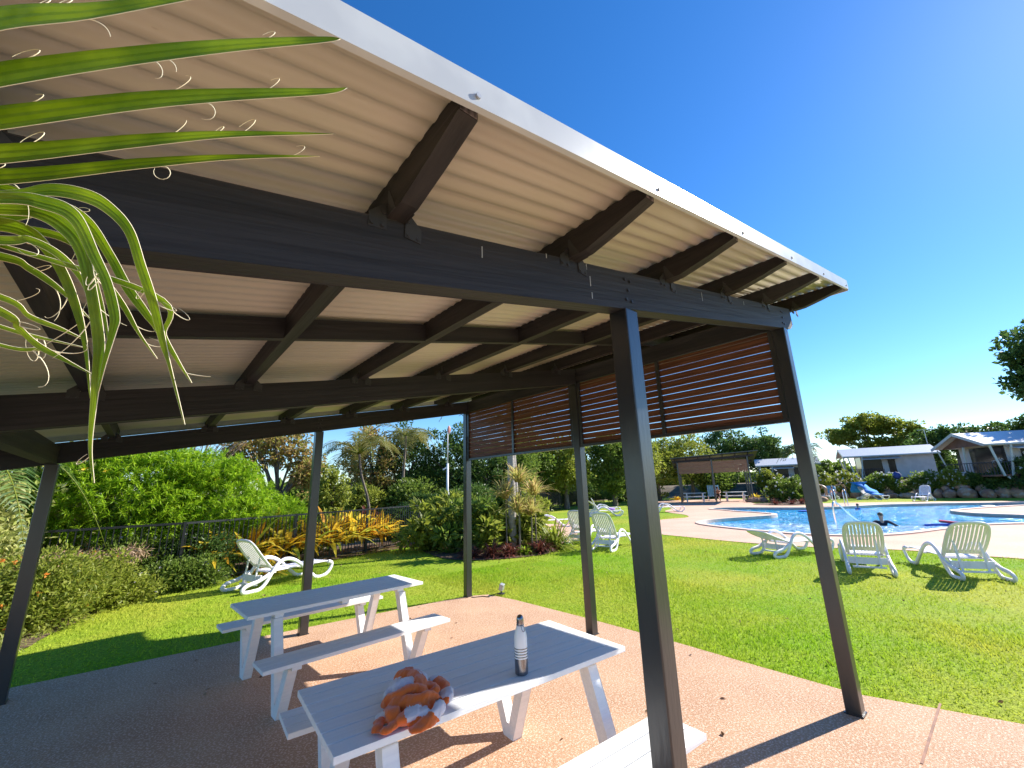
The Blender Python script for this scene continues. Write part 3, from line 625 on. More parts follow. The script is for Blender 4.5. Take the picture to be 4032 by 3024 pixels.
        for e_ in (0, n - 1):
            V.append(np.mean(V[off + e_ * nu: off + (e_ + 1) * nu], axis=0)); S.append(cv[e_])
            for k in range(nu):
                a1, a2 = off + e_ * nu + k, off + e_ * nu + (k + 1) % nu; TT.append((a2, a1, off + n * nu + (1 if e_ else 0)) if e_ == 0 else (a1, a2, off + n * nu + 1))
        off += n * nu + 2
    V = np.array(V)
    from mathutils.kdtree import KDTree
    raw = MB().add(V, Q, TT).build('raw', mt, None, True)
    m1_ = raw.modifiers.new('r', 'REMESH'); m1_.mode = 'VOXEL'; m1_.voxel_size = .0042
    m2_ = raw.modifiers.new('s', 'SMOOTH'); m2_.factor = .5; m2_.iterations = 5
    dg = bpy.context.evaluated_depsgraph_get(); me = bpy.data.meshes.new_from_object(raw.evaluated_get(dg)); me.name = 'beach_towel'
    kd = KDTree(len(V))
    for i, v in enumerate(V): kd.insert(v, i)
    kd.balance(); Sv = np.zeros(len(me.vertices), np.float32); g = np.random.default_rng(2); K_ = g.normal(size=(9, 3)) * np.array((60, 60, 45)); ph = g.uniform(0, 6.28, 9)
    nrm = [v.normal.copy() for v in me.vertices]
    for i, v in enumerate(me.vertices):
        acc = 0; wt = 0
        for co, ix, d_ in kd.find_n(v.co, 4): q = 1 / (d_ + 1e-4); acc += S[ix] * q; wt += q
        Sv[i] = acc / wt
        c_ = np.array(v.co); rd = sum(1 - abs(math.sin(K_[k] @ c_ + ph[k] + .8 * math.sin(K_[(k + 3) % 9] @ c_ * .7))) for k in range(9)) / 9
        dsp = (rd - .36) * .012; v.co += nrm[i] * dsp
        if v.co.z < .002: v.co.z = .002
    me.polygons.foreach_set('use_smooth', np.ones(len(me.polygons), bool))
    bpy.data.objects.remove(raw); me.materials.clear(); me.materials.append(mt)
    o = bpy.data.objects.new('beach_towel', me); COL.objects.link(o); a_ = me.attributes.new('stripe', 'FLOAT', 'POINT'); a_.data.foreach_set('value', Sv)
    s2 = o.modifiers.new('s', 'SMOOTH'); s2.factor = .4; s2.iterations = 2
    o.location = (-3.13, .89, .7515)
    tag(o, 'crumpled orange and white striped beach towel lying on the near picnic table', 'towel')
towel()

# ------------------------------------------------------------------ sun loungers
SIDE = spline([(.50, .265), (.30, .175), (.10, .135), (.015, .075), (.06, .026), (.20, .018), (.33, .03), (.43, .11), (.53, .26), (.63, .40), (.75, .475), (.89, .475), (1.06, .40), (1.25, .25), (1.42, .10), (1.52, .03), (1.66, .018), (1.79, .06), (1.88, .16), (1.89, .25), (1.80, .29)], False, 5)
def make_lounger(ang, loc, rz_, label, flip=False, group='white plastic sun loungers on the lawn around the pool'):
    t = empty('sun_lounger', loc, rz_, label, 'sun lounger', group)
    for s in (-1, 1):
        y = s * .315; m_ = MB(); pts = [(p[0], y, p[1]) for p in SIDE]; m_.tube(pts, .036, 10, flat=.72, up=(0, 1, 0)); m_.build('side_frame', M['white_plastic'], t, True)
    m_ = MB()
    for k in range(9):
        y = -.25 + k * .0555; m_.box(.62, 1.86, y - .001, y + .046, .285, .30)
    for x in (.62, 1.2, 1.84): m_.box(x - .03, x + .03, -.285, .285, .262, .2845)
    bevel(m_.build('seat', M['white_plastic'], t), .004)
    # back: rounded frame with slats running lengthwise, hinged at x=.62
    m_ = MB(); Lb = .76; w_ = .27
    out = spline([(0, -.25), (.3, -w_), (.6, -.262), (.74, -.215), (.78, -.10), (.785, .0), (.78, .10), (.74, .215), (.6, .262), (.3, w_), (0, .25)], False, 6)
    ca, sa = math.cos(ang), math.sin(ang)
    def tf(u, y, h=0): return (.62 - u * ca - h * sa, y, .295 + u * sa - h * ca)
    m_.tube([tf(p[0], p[1], .018 * math.sin(p[0] * 4)) for p in out], .034, 8, flat=.55, up=(0, 0, 1))
    bf = m_.build('back_frame', M['white_plastic'], t, True); m_ = MB()
    for k in range(9):
        y = -.212 + k * .053; e = .755 - .9 * (abs(y)) ** 2 * 1.1
        pts = [tf(u, y, .018 * math.sin(u * 4) - .0) for u in np.linspace(.13, e, 7)]
        for a_, b_ in zip(pts[:-1], pts[1:]): m_.bar(a_, b_, .038, .012)
    for u in (.10, .15): m_.bar(tf(u, -.255), tf(u, .255), .05, .012, up=(sa, 0, ca))
    m_.build('backrest', M['white_plastic'], t)
    m_ = MB(); e1 = tf(.42, 0)
    for s in (-1, 1): m_.bar((e1[0] + .03, s * .17, e1[2] - .02), (.30, s * .17, .10), .028, .022)
    m_.box(.27, .33, -.24, .24, .09, .115); m_.build('back_support', M['white_plastic'], t)
    m_ = MB()
    for k_ in range(10):
        ya_ = -.285 + k_ * .057; sg_ = .05 * (1 - ((ya_ + .0285) / .285) ** 2); m_.box(.36 - sg_, .385 - sg_, ya_, ya_ + .0572, .15, .262)
    m_.build('rear_panel', M['white_plastic'], t)
    return t
def lounger_at(px, py, qx, qy, ang, label):
    """rear (head) end at p, foot end towards q"""
    rz_ = math.atan2(qy - py, qx - px); return make_lounger(ang, (px, py, 0.004), rz_, label)
lounger_at(-2.78, 8.5, -1.0, 9.2, R(50), 'white sun lounger with raised back in the shade beside the far side of the shelter')
lounger_at(5.75, .85, 7.5, 1.35, R(49), 'white sun lounger facing the pool just right of the corner post of the shelter')
lounger_at(6.30, -.52, 8.0, .40, R(50), 'rightmost white sun lounger seen from behind near the pool edge')
lounger_at(6.72, 2.98, 8.3, 2.35, R(20), 'white sun lounger with its back lowered nearly flat beside the pool paving')
lounger_at(5.1, 6.35, 6.9, 6.75, R(57), 'white sun lounger with raised back on the lawn behind the middle post')
lounger_at(5.7, 7.75, 7.4, 8.3, R(57), 'white sun lounger half hidden behind the middle post beside the shrub bed')
lounger_at(15.0, 14.9, 16.3, 13.5, R(60), 'white sun lounger with a purple cloth on it near the black fence')
lounger_at(17.4, 16.8, 18.9, 15.6, R(35), 'white sun lounger behind the one carrying the purple cloth')
lounger_at(6.2, 10.4, 7.7, 11.4, R(55), 'white sun lounger on the path behind the spiky shrubs')
lounger_at(8.6, 12.9, 10.0, 12.0, R(50), 'white sun lounger beyond the path near the green creeper')
lounger_at(19.2, 13.5, 20.4, 12.4, R(10), 'white sun lounger lying flat on the grass tongue behind the near corner post')
lounger_at(36.2, 2.9, 34.6, 3.2, R(60), 'white sun lounger facing the camera on the grass strip before the boulder wall')
lb = lounger_at(38.8, 8.7, 37.2, 8.9, R(62), 'white sun lounger with a light blue towel over its back across the pool')
lc = lounger_at(38.2, 7.0, 37.4, 5.3, R(55), 'white sun lounger under a big blue towel across the pool')
def drape(name, m, pts, wid, label):
    mb_ = MB(); P = spline(pts, False, 6); ribbon(mb_, P, [wid * (1 + .12 * math.sin(i)) for i in range(len(P))]); o = mb_.build(name, m, None, True)
    s = o.modifiers.new('t', 'SOLIDIFY'); s.thickness = .015; tag(o, label, 'towel')
drape('beach_towel', M['lblue'], [(38.05, 8.8, .5), (38.18, 8.8, .75), (38.28, 8.8, 1.02), (38.36, 8.8, .98), (38.42, 8.8, .7)], .55, 'light blue towel hung over the back of a sun lounger across the pool')
drape('beach_towel', M['blue'], [(38.35, 7.0, .5), (38.2, 6.9, 1.25), (38.0, 6.75, 1.15), (37.85, 6.3, .75), (37.65, 5.95, .42), (37.5, 5.6, .36)], 1.0, 'large blue towel draped over a sun lounger across the pool')
m_ = MB(); m_.blob((0, 0, .06), (.22, .14, .07), 4, .25); o = m_.build('folded_cloth', M['purple'], None, True); o.location = (15.9, 13.95, .31); tag(o, 'purple cloth lying on a far sun lounger', 'cloth')

# ------------------------------------------------------------------ pool rails and floats
hr = MB(); A = (14.75, 3.35); B2 = (16.4, 2.66)
hr.tube(spline([(A[0], A[1], -.3), (A[0], A[1], .5), (A[0] + .03, A[1] - .01, .78), (A[0] + .12, A[1] - .05, .84), (A[0] + .35, A[1] - .14, .72), (15.6, 2.98, .26), (16.4, 2.66, -.12), (16.7, 2.54, -.3)], False, 8), .026, 10)
tag(hr.build('handrail', M['chrome'], None, True), 'stainless handrail sloping down into the pool', 'handrail')
ld = empty('pool_ladder', (27.6, 5.9, 0), R(115), 'stainless pool ladder with two hooped rails at the far pool edge', 'pool ladder')
for s in (-.28, .28):
    m_ = MB(); m_.tube(spline([(s, -.5, .0), (s, -.5, .7), (s, -.42, .92), (s, -.2, .98), (s, .05, .9), (s, .12, .6), (s, .12, -.3)], False, 6), .028, 8); m_.build('hoop_rail', M['chrome'], ld, True)
m_ = MB(); m_.box(-.28, .28, .09, .15, -.2, -.17); m_.build('tread', M['chrome'], ld)
def noodle(a, b, m, label):
    mb_ = MB(); mb_.tube([a, ((a[0] + b[0]) / 2, (a[1] + b[1]) / 2 + .03, a[2]), b], .045, 8); tag(mb_.build('pool_noodle', m, None, True), label, 'pool noodle')
noodle((17.3, 1.32, -.06), (18.7, -.02, -.06), M['bluefoam'], 'blue foam pool noodle floating on the water')
noodle((18.35, 1.0, .02), (17.35, .20, .03), M['red'], 'red foam pool noodle crossing the blue one')
m_ = MB(); m_.blob((0, 0, 0), (.55, .3, .04), 8, .08); o = m_.build('float_board', mat('white_foam', (.75, .8, .82), .5), None, True); o.location = (31.0, .15, -.07); tag(o, 'flat white float board near the far right pool edge', 'float')
m_ = MB(); m_.blob((0, 0, 0), (.75, .2, .05), 9, .05); o = m_.build('lilo', M['bluefoam'], None, True); o.location = (24.1, 6.55, -.05); o.rotation_euler.z = R(-50); tag(o, 'dark blue lilo floating beside the corner post of the shelter', 'lilo')

# ------------------------------------------------------------------ people
def skin_chain(name, J, E, m, parent=None, root=0, lev=2):
    me = bpy.data.meshes.new(name); names = list(J); me.from_pydata([J[k][0] for k in names], [(names.index(a), names.index(b)) for a, b in E], [])
    o = bpy.data.objects.new(name, me); COL.objects.link(o); md = o.modifiers.new('skin', 'SKIN'); md.use_smooth_shade = True
    for i, k in enumerate(names):
        r_ = J[k][1]; r_ = (r_, r_) if np.isscalar(r_) else r_
        me.skin_vertices[0].data[i].radius = r_; me.skin_vertices[0].data[i].use_root = (i == root)
    s = o.modifiers.new('sub', 'SUBSURF'); s.levels = lev; s.render_levels = lev
    me.materials.append(m)
    if parent: o.parent = parent
    return o
def person(loc, rz_, h, pose, skin, hair, label, clothes):
    """pose: joints in units of standing height, body faces +X"""
    t = empty('person', loc, rz_, label, 'person'); J = {}; k = h
    def j(n_, p, r_): J[n_] = ((p[0] * k, p[1] * k, p[2] * k), (r_[0] * k, r_[1] * k) if not np.isscalar(r_) else r_ * k)
    P = dict(pelvis=(0, 0, .52), waist=(0, 0, .60), chest=(0, 0, .72), neck=(0, 0, .83), head0=(.005, 0, .875), head=(.012, 0, .93), head1=(.008, 0, .975),
             shL=(0, .105, .80), elL=(-.01, .15, .64), wrL=(.04, .155, .49), shR=(0, -.105, .80), elR=(-.01, -.15, .64), wrR=(.04, -.155, .49),
             hipL=(0, .05, .50), knL=(.01, .06, .28), anL=(-.01, .06, .04), hipR=(0, -.05, .50), knR=(.01, -.06, .28), anR=(-.01, -.06, .04))
    P.update(pose)
    rad = dict(pelvis=(.078, .062), waist=(.066, .05), chest=(.086, .060), neck=(.030, .032), head0=(.036, .042), head=(.046, .054), head1=(.034, .038), sh=.034, el=.024, wr=.016, hip=.052, kn=.033, an=.020)
    for n_, p in P.items(): j(n_, p, rad.get(n_, rad.get(n_[:2], rad.get(n_[:3], .03))))
    E = [('pelvis', 'waist'), ('waist', 'chest'), ('chest', 'neck'), ('neck', 'head0'), ('head0', 'head'), ('head', 'head1')]
    for s in 'LR':
        E += [('chest', 'sh' + s), ('sh' + s, 'el' + s), ('el' + s, 'wr' + s), ('pelvis', 'hip' + s), ('hip' + s, 'kn' + s), ('kn' + s, 'an' + s)]
        w_ = np.array(P['wr' + s]); d = unit(w_ - np.array(P['el' + s])); sd_ = unit(np.cross(d, (1, .2, 0)))
        pm = w_ + d * .03; j('pm' + s, pm, .013); E.append(('wr' + s, 'pm' + s))
        for q, (o_, l_) in enumerate(((-.012, .038), (-.004, .046), (.004, .043), (.011, .034))):
            a_ = pm + d * .016 + sd_ * o_; b_ = a_ + d * l_ * .8 + np.array((.006, 0, 0)); j('f%d%s' % (q, s), a_, .0052); j('g%d%s' % (q, s), b_, .0045); E += [('pm' + s, 'f%d%s' % (q, s)), ('f%d%s' % (q, s), 'g%d%s' % (q, s))]
        a_ = pm - sd_ * .014 + d * .004; j('th' + s, a_, .0055); j('ti' + s, a_ - sd_ * .012 + d * .018, .005); E += [('pm' + s, 'th' + s), ('th' + s, 'ti' + s)]
        a_ = np.array(P['an' + s]); j('to' + s, a_ + np.array((.075, 0, -.026)), (.018, .013)); E.append(('an' + s, 'to' + s))
    body = skin_chain('body', J, E, skin, t)
    hd = np.array(P['head']) * k; n0 = np.array(P['neck']) * k; up = unit(hd - n0)
    fc = MB(); fd = np.array((1, 0, 0)) - up * up[0]; fd = unit(fd); sd_ = np.cross(up, fd)
    c0 = hd + fd * .052 * k
    fc.blob(c0 - up * .006 * k, (.008 * k, .007 * k, .012 * k), 1, 0, 8, 6); fc.build('nose', skin, t, True)
    ec = MB()
    for s in (-1, 1): ec.blob(c0 - fd * .006 * k + sd_ * s * .018 * k + up * .008 * k, (.005 * k,) * 3, 1, 0, 6, 4)
    ec.build('eyes', M['rubber'], t, True)
    mo = MB(); mo.blob(c0 - fd * .006 * k - up * .026 * k, (.004 * k, .014 * k, .004 * k), 1, 0, 8, 4); mo.build('mouth', M['orange'], t, True)
    er = MB()
    for s in (-1, 1): er.blob(hd + sd_ * s * .050 * k, (.008 * k, .005 * k, .014 * k), 1, 0, 6, 4)
    er.build('ears', skin, t, True)
    hm = MB(); hm.blob(hd + up * .020 * k - fd * .014 * k, (.056 * k, .053 * k, .054 * k), 5, .07, 12, 8); hm.build('hair', hair, t, True)
    for (nm, joints, edges, gr, m) in clothes:
        JJ = {q: (J[q][0], tuple(v * gr for v in (J[q][1] if not np.isscalar(J[q][1]) else (J[q][1],) * 2))) for q in joints}
        skin_chain(nm, JJ, edges, m, t)
    return t
TOPJ = ['chest', 'waist', 'shL', 'shR', 'elL', 'elR', 'wrL', 'wrR']; TOPE = [('chest', 'waist'), ('chest', 'shL'), ('chest', 'shR'), ('shL', 'elL'), ('shR', 'elR'), ('elL', 'wrL'), ('elR', 'wrR')]
SHJ = ['pelvis', 'hipL', 'hipR', 'knL', 'knR']; SHE = [('pelvis', 'hipL'), ('pelvis', 'hipR'), ('hipL', 'knL'), ('hipR', 'knR')]
person((17.0, 2.45, -1.20), R(200), 1.58, dict(elL=(.09, .21, .73), wrL=(.12, .30, .66), elR=(.08, -.22, .73), wrR=(.13, -.31, .66)), M['skin'], M['hair'],
       'person in a navy long-sleeved swim shirt standing chest deep in the pool with arms spread', [('swim_shirt', TOPJ, TOPE, 1.14, M['navy'])])
person((28.15, 6.35, .03), R(-15), 1.17, dict(elL=(.07, .13, .66), wrL=(.16, .10, .64), elR=(.07, -.13, .66), wrR=(.16, -.10, .64)), M['skin'], M['hair'],
       'child in dark swimming shorts standing at the far pool edge by the ladder', [('swim_shorts', SHJ, SHE, 1.22, M['navy'])])
person((37.9, 7.75, .03), R(120), 1.66, dict(waist=(.03, 0, .60), chest=(.10, 0, .70), neck=(.17, 0, .79), head0=(.20, 0, .825), head=(.225, 0, .87), head1=(.23, 0, .915), shL=(.13, .10, .77), shR=(.13, -.10, .77), elL=(.22, .12, .66), wrL=(.33, .10, .64), elR=(.22, -.12, .66), wrR=(.33, -.08, .63)), M['skin'], M['hair2'],
       'person in a dark swimsuit leaning forward beside the big blue towel', [('bikini_top', ['chest', 'shL', 'shR'], [('chest', 'shL'), ('chest', 'shR')], 1.06, M['black']), ('bikini_bottom', ['pelvis', 'hipL', 'hipR'], [('pelvis', 'hipL'), ('pelvis', 'hipR')], 1.15, M['black'])])
person((37.4, 8.9, .03), R(75), 1.68, dict(waist=(.06, 0, .59), chest=(.17, 0, .65), neck=(.27, 0, .67), head0=(.31, 0, .66), head=(.36, 0, .64), head1=(.40, 0, .62), shL=(.19, .10, .67), shR=(.19, -.10, .67), elL=(.24, .12, .52), wrL=(.33, .10, .42), elR=(.24, -.12, .52), wrR=(.33, -.08, .42)), M['skin'], M['hair'],
       'person in a dark top bending right over beside the child at the ladder', [('swim_top', ['chest', 'waist', 'shL', 'shR'], [('chest', 'waist'), ('chest', 'shL'), ('chest', 'shR')], 1.1, M['black'])])
person((26.3, 4.9, -.95), R(150), 1.2, dict(elL=(.10, .17, .70), wrL=(.2, .14, .72)), M['skin'], M['hair'],
       'child in a blue swim shirt in the water just below the pool ladder', [('swim_shirt', TOPJ, TOPE, 1.15, M['swimblue'])])
person((34.5, 16.2, -.12), R(200), 1.7, dict(hipL=(.05, .06, .36), hipR=(.05, -.06, .36), pelvis=(0, 0, .36), knL=(.26, .08, .34), knR=(.26, -.08, .34), anL=(.24, .08, .12), anR=(.24, -.08, .12), waist=(.02, 0, .44), chest=(.06, 0, .55), neck=(.12, 0, .655), head0=(.15, 0, .69), head=(.18, 0, .73), head1=(.19, 0, .775),
       shL=(.07, .10, .62), shR=(.07, -.10, .62), elL=(.17, .13, .50), wrL=(.28, .09, .48), elR=(.17, -.13, .50), wrR=(.28, -.09, .48)), M['skin2'], M['hair'],
       'bare-backed person sitting at a picnic table under the far shelter', [('shorts', SHJ, SHE, 1.12, M['navy'])])
person((18.2, 13.9, .0), R(-60), 1.65, dict(knL=(.10, .06, .29), anL=(.02, .06, .06), knR=(-.05, -.06, .28), anR=(-.14, -.06, .05)), M['skin2'], M['hair'],
       'barefoot person walking behind the near corner post with a striped towel round the body', [('wrapped_towel', ['chest', 'waist', 'pelvis'], [('chest', 'waist'), ('waist', 'pelvis')], 1.5, M['orange'])])

# ------------------------------------------------------------------ far shelter across the lawn
def far_shelter():
    t = empty('far_shelter', (32.2, 16.0, 0), 0, 'distant dark shelter with a brown slatted screen on the paving beyond the pool', 'shelter')
    L_ = np.array((-30.48 + 32.9, -17.5 + 13.0)); u = np.array((.43, -.90)); v = np.array((.90, .43)); o0 = np.array((30.6, 17.6)) - np.array((32.2, 16.0))
    def p(a, b, z): q = o0 + u * a + v * b; return (q[0], q[1], z)
    W_, D_ = 5.4, 4.0
    for a in (0, W_ / 2, W_):
        for b in (0, D_ * .5, D_):
            if a == W_ / 2 and b == D_ * .5: continue
            m_ = MB(); z = 3.35 + .05 * a - .18 * b; m_.bar(p(a, b, .01), p(a, b, z), .1, .1, up=(u[0], u[1], 0)); m_.build('post', M['steel'], t)
    for b in (0, D_ * .5, D_):
        m_ = MB(); m_.bar(p(-.4, b, 3.42 - .18 * b), p(W_ + .5, b, 3.70 - .18 * b), .08, .16); m_.build('beam', M['timber'], t)
    for k in range(7):
        a = -.2 + k * .95; m_ = MB(); m_.bar(p(a, -.45, 3.60 + .05 * a - .02), p(a, D_ + .4, 3.60 + .05 * a - .8), .05, .1); m_.build('rafter', M['timber_y'], t)
    m_ = MB(); A_ = [p(-.5, -.55, 3.70), p(W_ + .8, -.55, 3.99), p(W_ + .8, D_ + .5, 3.2), p(-.5, D_ + .5, 2.90)]
    V = A_ + [(q[0], q[1], q[2] + .06) for q in A_]; m_.add(V, [(0, 3, 2, 1), (4, 5, 6, 7), (0, 1, 5, 4), (1, 2, 6, 5), (2, 3, 7, 6), (3, 0, 4, 7)]); m_.build('roof', M['steel'], t)
    msl = mat('weathered_slats', (.26, .13, .07), .7, (.36, .2, .11), scale=3, stretch=(1, 1, 12))
    for (a0, a1) in ((.06, W_ / 2 - .06), (W_ / 2 + .06, W_ - .06)):
        m_ = MB()
        for k in range(10):
            z = 2.42 + k * .098; m_.bar(p(a0, 0, z + .02), p(a1, 0, z + .03), .02, .088)
        m_.build('slat_panel', msl, t)
    m_ = MB()
    for k in range(8): z = 2.5 + k * .13; m_.bar(p(0, .1, z), p(0, D_ * .5, z - .1), .02, .06)
    m_.build('side_slats', M['slat'], t)
far_shelter()
def simple_table(loc, rz_, label):
    t = empty('picnic_table', loc, rz_, label, 'picnic table')
    MB().box(-.9, .9, -.35, .35, .72, .76).build('tabletop', M['white_timber'], t)
    for s in (-1, 1): MB().box(-.9, .9, s * .7 - .14, s * .7 + .14, .42, .45).build('seat', M['white_timber'], t)
    for x in (-.65, .65):
        for s in (-1, 1):
            m_ = MB(); f = s * .5; m_.prism([(f - s * .06, 0), (f + s * .06, 0), (f + s * .24, .42), (f + s * .15, .42), (f, .1), (f - s * .22, .72), (f - s * .3, .72)], 0, x - .04, x + .04); m_.build('leg', M['white_timber'], t)
simple_table((32.2, 17.2, .02), R(-60), 'left white picnic table under the far shelter')
simple_table((34.3, 14.7, .02), R(-62), 'right white picnic table under the far shelter where a person sits')
t = empty('deck_chair', (35.6, 17.1, .012), R(120), 'pale slatted upright chair standing under the far shelter', 'chair')
m_ = MB()
for k in range(7): m_.box(-.5 + k * .145, -.38 + k * .145, .0, .03, .35, 1.35)
m_.build('backrest', M['lblue'], t); MB().box(-.5, .5, -.5, 0, .35, .4).build('seat', M['white_plastic'], t)
for x in (-.45, .45):
    for y in (-.45, -.02): MB().box(x - .03, x + .03, y - .03, y + .03, 0, .348).build('leg', M['white_plastic'], t)

# ------------------------------------------------------------------ cabins
def cabin(N, u, L_, W_, zf, ze, zr, label, gl):
    """N = near front eave corner, u = long axis, v = depth axis, gable end at a=0"""
    t = empty('cabin', (N[0], N[1], 0), 0, label, 'cabin', 'pale holiday cabins behind the pool garden')
    u = np.array(u) / np.hypot(*u); v = np.array((-u[1], u[0])); v = v if v[0] > 0 else -v
    def p(a, b, z): q = u * a + v * b; return (q[0], q[1], z)
    def slab(pts, th, nm, m, par=t):
        V = pts + [(q[0], q[1], q[2] + th) for q in pts]; k = MB().add(V, [(0, 3, 2, 1), (4, 5, 6, 7), (0, 1, 5, 4), (1, 2, 6, 5), (2, 3, 7, 6), (3, 0, 4, 7)]); return k.build(nm, m, par)
    def bx(a0, a1, b0, b1, z0, z1, nm, m, par=t):
        return slab([p(a0, b0, z0), p(a1, b0, z0), p(a1, b1, z0), p(a0, b1, z0)], z1 - z0, nm, m, par)
    por = 1.2
    wl = bx(por, L_, .45, W_ - .4, zf, ze, 'wall', M['wall'])
    bx(por + .02, L_ - .05, .5, W_ - .5, zf - 1.6, zf - .01, 'subfloor_wall', M['darkwall'])
    bx(-.1, por - .02, .05, W_ - .1, zf - .12, zf, 'porch_floor', M['gable'])
    # gable wall of the house inside the porch
    g_ = MB(); g_.add([p(por, .45, ze), p(por, W_ - .4, ze), p(por, W_ / 2, zr - .08)], t=[(0, 1, 2)]); g_.build('gable_wall', M['wall_cream'], t)
    g_ = MB(); g_.add([p(.25, .15, ze - .03), p(.25, W_ - .15, ze - .03), p(.25, W_ / 2, zr - .12)], t=[(0, 1, 2)]); g_.build('gable_lining', M['gable'], t)
    rf = slab([p(-.25, -.1, ze), p(L_ + .4, -.1, ze), p(L_ + .4, W_ / 2, zr), p(-.25, W_ / 2, zr)], .05, 'roof', M['croof'])
    slab([p(-.25, W_ / 2, zr), p(L_ + .4, W_ / 2, zr), p(L_ + .4, W_ + .1, ze), p(-.25, W_ + .1, ze)], .05, 'roof', M['croof'])
    for (b0, b1) in ((-.12, W_ / 2), (W_ + .12, W_ / 2)):
        m_ = MB(); m_.bar(p(-.27, b0, ze - .03), p(-.27, b1, zr - .03), .05, .2); m_.build('bargeboard', M['cap'], t)
    m_ = MB(); m_.bar(p(-.25, -.12, ze - .02), p(L_ + .4, -.12, ze - .02), .08, .1); m_.build('gutter', M['trim'], t)
    for (a, a2, b, b2) in ((.1, .45, .0, .0), (1.25, .9, .0, .0), (.05, .05, W_ * .45, W_ * .5), (.0, .4, W_ - .1, W_ - .3)):
        m_ = MB(); m_.bar(p(a, b, ze - .04), p(a2, b2, zf - .1), .1, .1); m_.build('porch_post', M['trim'], t)
    # windows: long dark glazed front, narrow window, window on the porch wall
    for (a0, a1, z0, z1) in gl:
        w_ = bx(a0, a1, .42, .452, zf + z0, zf + z1, 'window', M['glass']); bx(a0 - .05, a0 - .002, .40, .455, zf + z0 - .04, zf + z1 + .04, 'frame', M['wall'], w_); bx(a1 + .002, a1 + .05, .40, .455, zf + z0 - .04, zf + z1 + .04, 'frame', M['wall'], w_)
    bx(por - .03, por - .002, .6, W_ * .72, zf + .08, ze - .1, 'door', M['glass'])
    aw = slab([p(1.2, -.55, ze - .38), p(L_ * .62, -.55, ze - .38), p(L_ * .62, .44, ze - .2), p(1.2, .44, ze - .2)], .04, 'awning', M['cap'])
    m_ = MB(); m_.bar(p(0, .05, zf + .85), p(por + 1.2, .05, zf + .85), .06, .05); m_.bar(p(0, .05, zf + .85), p(0, W_ - .1, zf + .85), .06, .05)
    for k in range(18): m_.bar(p(k * .16, .05, zf), p(k * .16, .05, zf + .84), .03, .03)
    for k in range(20): m_.bar(p(0, .1 + k * (W_ - .2) / 20, zf), p(0, .1 + k * (W_ - .2) / 20, zf + .84), .03, .03)
    m_.build('balustrade', M['darkwall'], t)
    return t
cabin((39.9, -.35), (.52, -.85), 9, 5.6, 1.55, 3.62, 4.62, 'pale cabin with a brown-lined gable porch and V posts at the right edge', [(1.9, 4.0, .15, 1.7), (4.3, 4.9, .1, 1.6)])
cabin((48.9, 9.4), (.35, -.94), 6.6, 4.0, 1.55, 3.66, 4.5, 'pale cabin with a long silver roof and awning in the middle of the row', [(1.25, 2.75, .1, 1.8), (3.2, 3.75, .05, 1.7)])
cabin((44.9, 16.2), (.35, -.94), 5.0, 4.2, 1.35, 3.12, 3.85, 'partly hidden cabin with dark louvred base behind the far shelter', [(1.3, 2.6, .2, 1.55), (3.1, 3.5, .1, 1.5)])
m_ = MB(); m_.bar((46.2, 3.1, 4.2), (46.2, 3.1, 5.5), .05, .05); m_.bar((46.0, 3.5, 5.45), (46.4, 2.5, 5.45), .04, .04)
for k in range(5): m_.bar((46.0 + .08 * k - .1, 3.4 - .2 * k, 5.45), (46.0 + .08 * k + .2, 3.5 - .2 * k, 5.45), .025, .025)
tag(m_.build('roof_antenna', M['galv']), 'thin metal aerial on the roofs between the two right-hand cabins', 'aerial')

# boulder wall
wl = empty('rock_wall', (40.3, 6, 0), 0, 'low wall of rough reddish boulders along the grass strip beyond the pool', 'rock wall')
g = np.random.default_rng(21); y = -7.0; k = 0
rockm = MB()
while y < 14:
    w_ = g.uniform(.5, 1.3); hgt = g.uniform(.35, .62) + (.22 if y < 3 else 0); rockm.blob((40.6 + g.uniform(-.2, .2) - 40.3, y + w_ / 2 - 6, hgt * .42), (.5, w_ * .56, hgt * .62), 100 + k, .16)
    if g.random() < .55: rockm.blob((41.1 - 40.3, y + w_ / 2 - 6 + .2, hgt * 1.0), (.4, w_ * .45, .28), 300 + k, .16)
    y += w_; k += 1
rockm.build('boulders', M['rock'], wl, True)
wl = empty('rock_edging', (29, 9, 0), 0, 'short row of low stones edging the bed left of the right-hand post', 'rock wall'); rockm = MB()
for k, (x, y) in enumerate([(32.4, 12.6), (33.1, 12.2), (33.6, 11.4), (33.9, 10.6), (34.0, 9.6), (34.1, 8.6), (34.4, 13.2)]): rockm.blob((x - 29, y - 9, .12), (.4, .5, .22), 400 + k, .16)
rockm.build('boulders', M['rock'], wl, True)

# ------------------------------------------------------------------ fences
def fence(pts, h, sp, label, posts=2.4, base=True):
    t = empty('pool_fence', (pts[0][0], pts[0][1], 0), 0, label, 'fence'); o = np.array(pts[0]); ra = MB(); bars = MB(); pl = []
    z0 = .09 if base else .09
    for a_, b_ in zip(pts[:-1], pts[1:]):
        a_ = np.array(a_) - o; b_ = np.array(b_) - o; L_ = np.linalg.norm(b_ - a_); d = (b_ - a_) / L_
        for z in (h, z0): ra.bar((*a_, z), (*b_, z), .035, .04)
        for k in range(int(L_ / sp)):
            q = a_ + d * (k + .5) * sp; bars.bar((*q, z0 + .021), (*q, h - .021), .016, .016)
        for k in range(int(L_ / posts) + 1): pl.append(a_ + d * k * posts)
    ra.build('rails', M['fence'], t); bars.build('pickets', M['fence'], t)
    for q in pl: MB().box(q[0] - .025, q[0] + .025, q[1] - .025, q[1] + .025, 0, h + .03).build('fence_post', M['fence'], t)
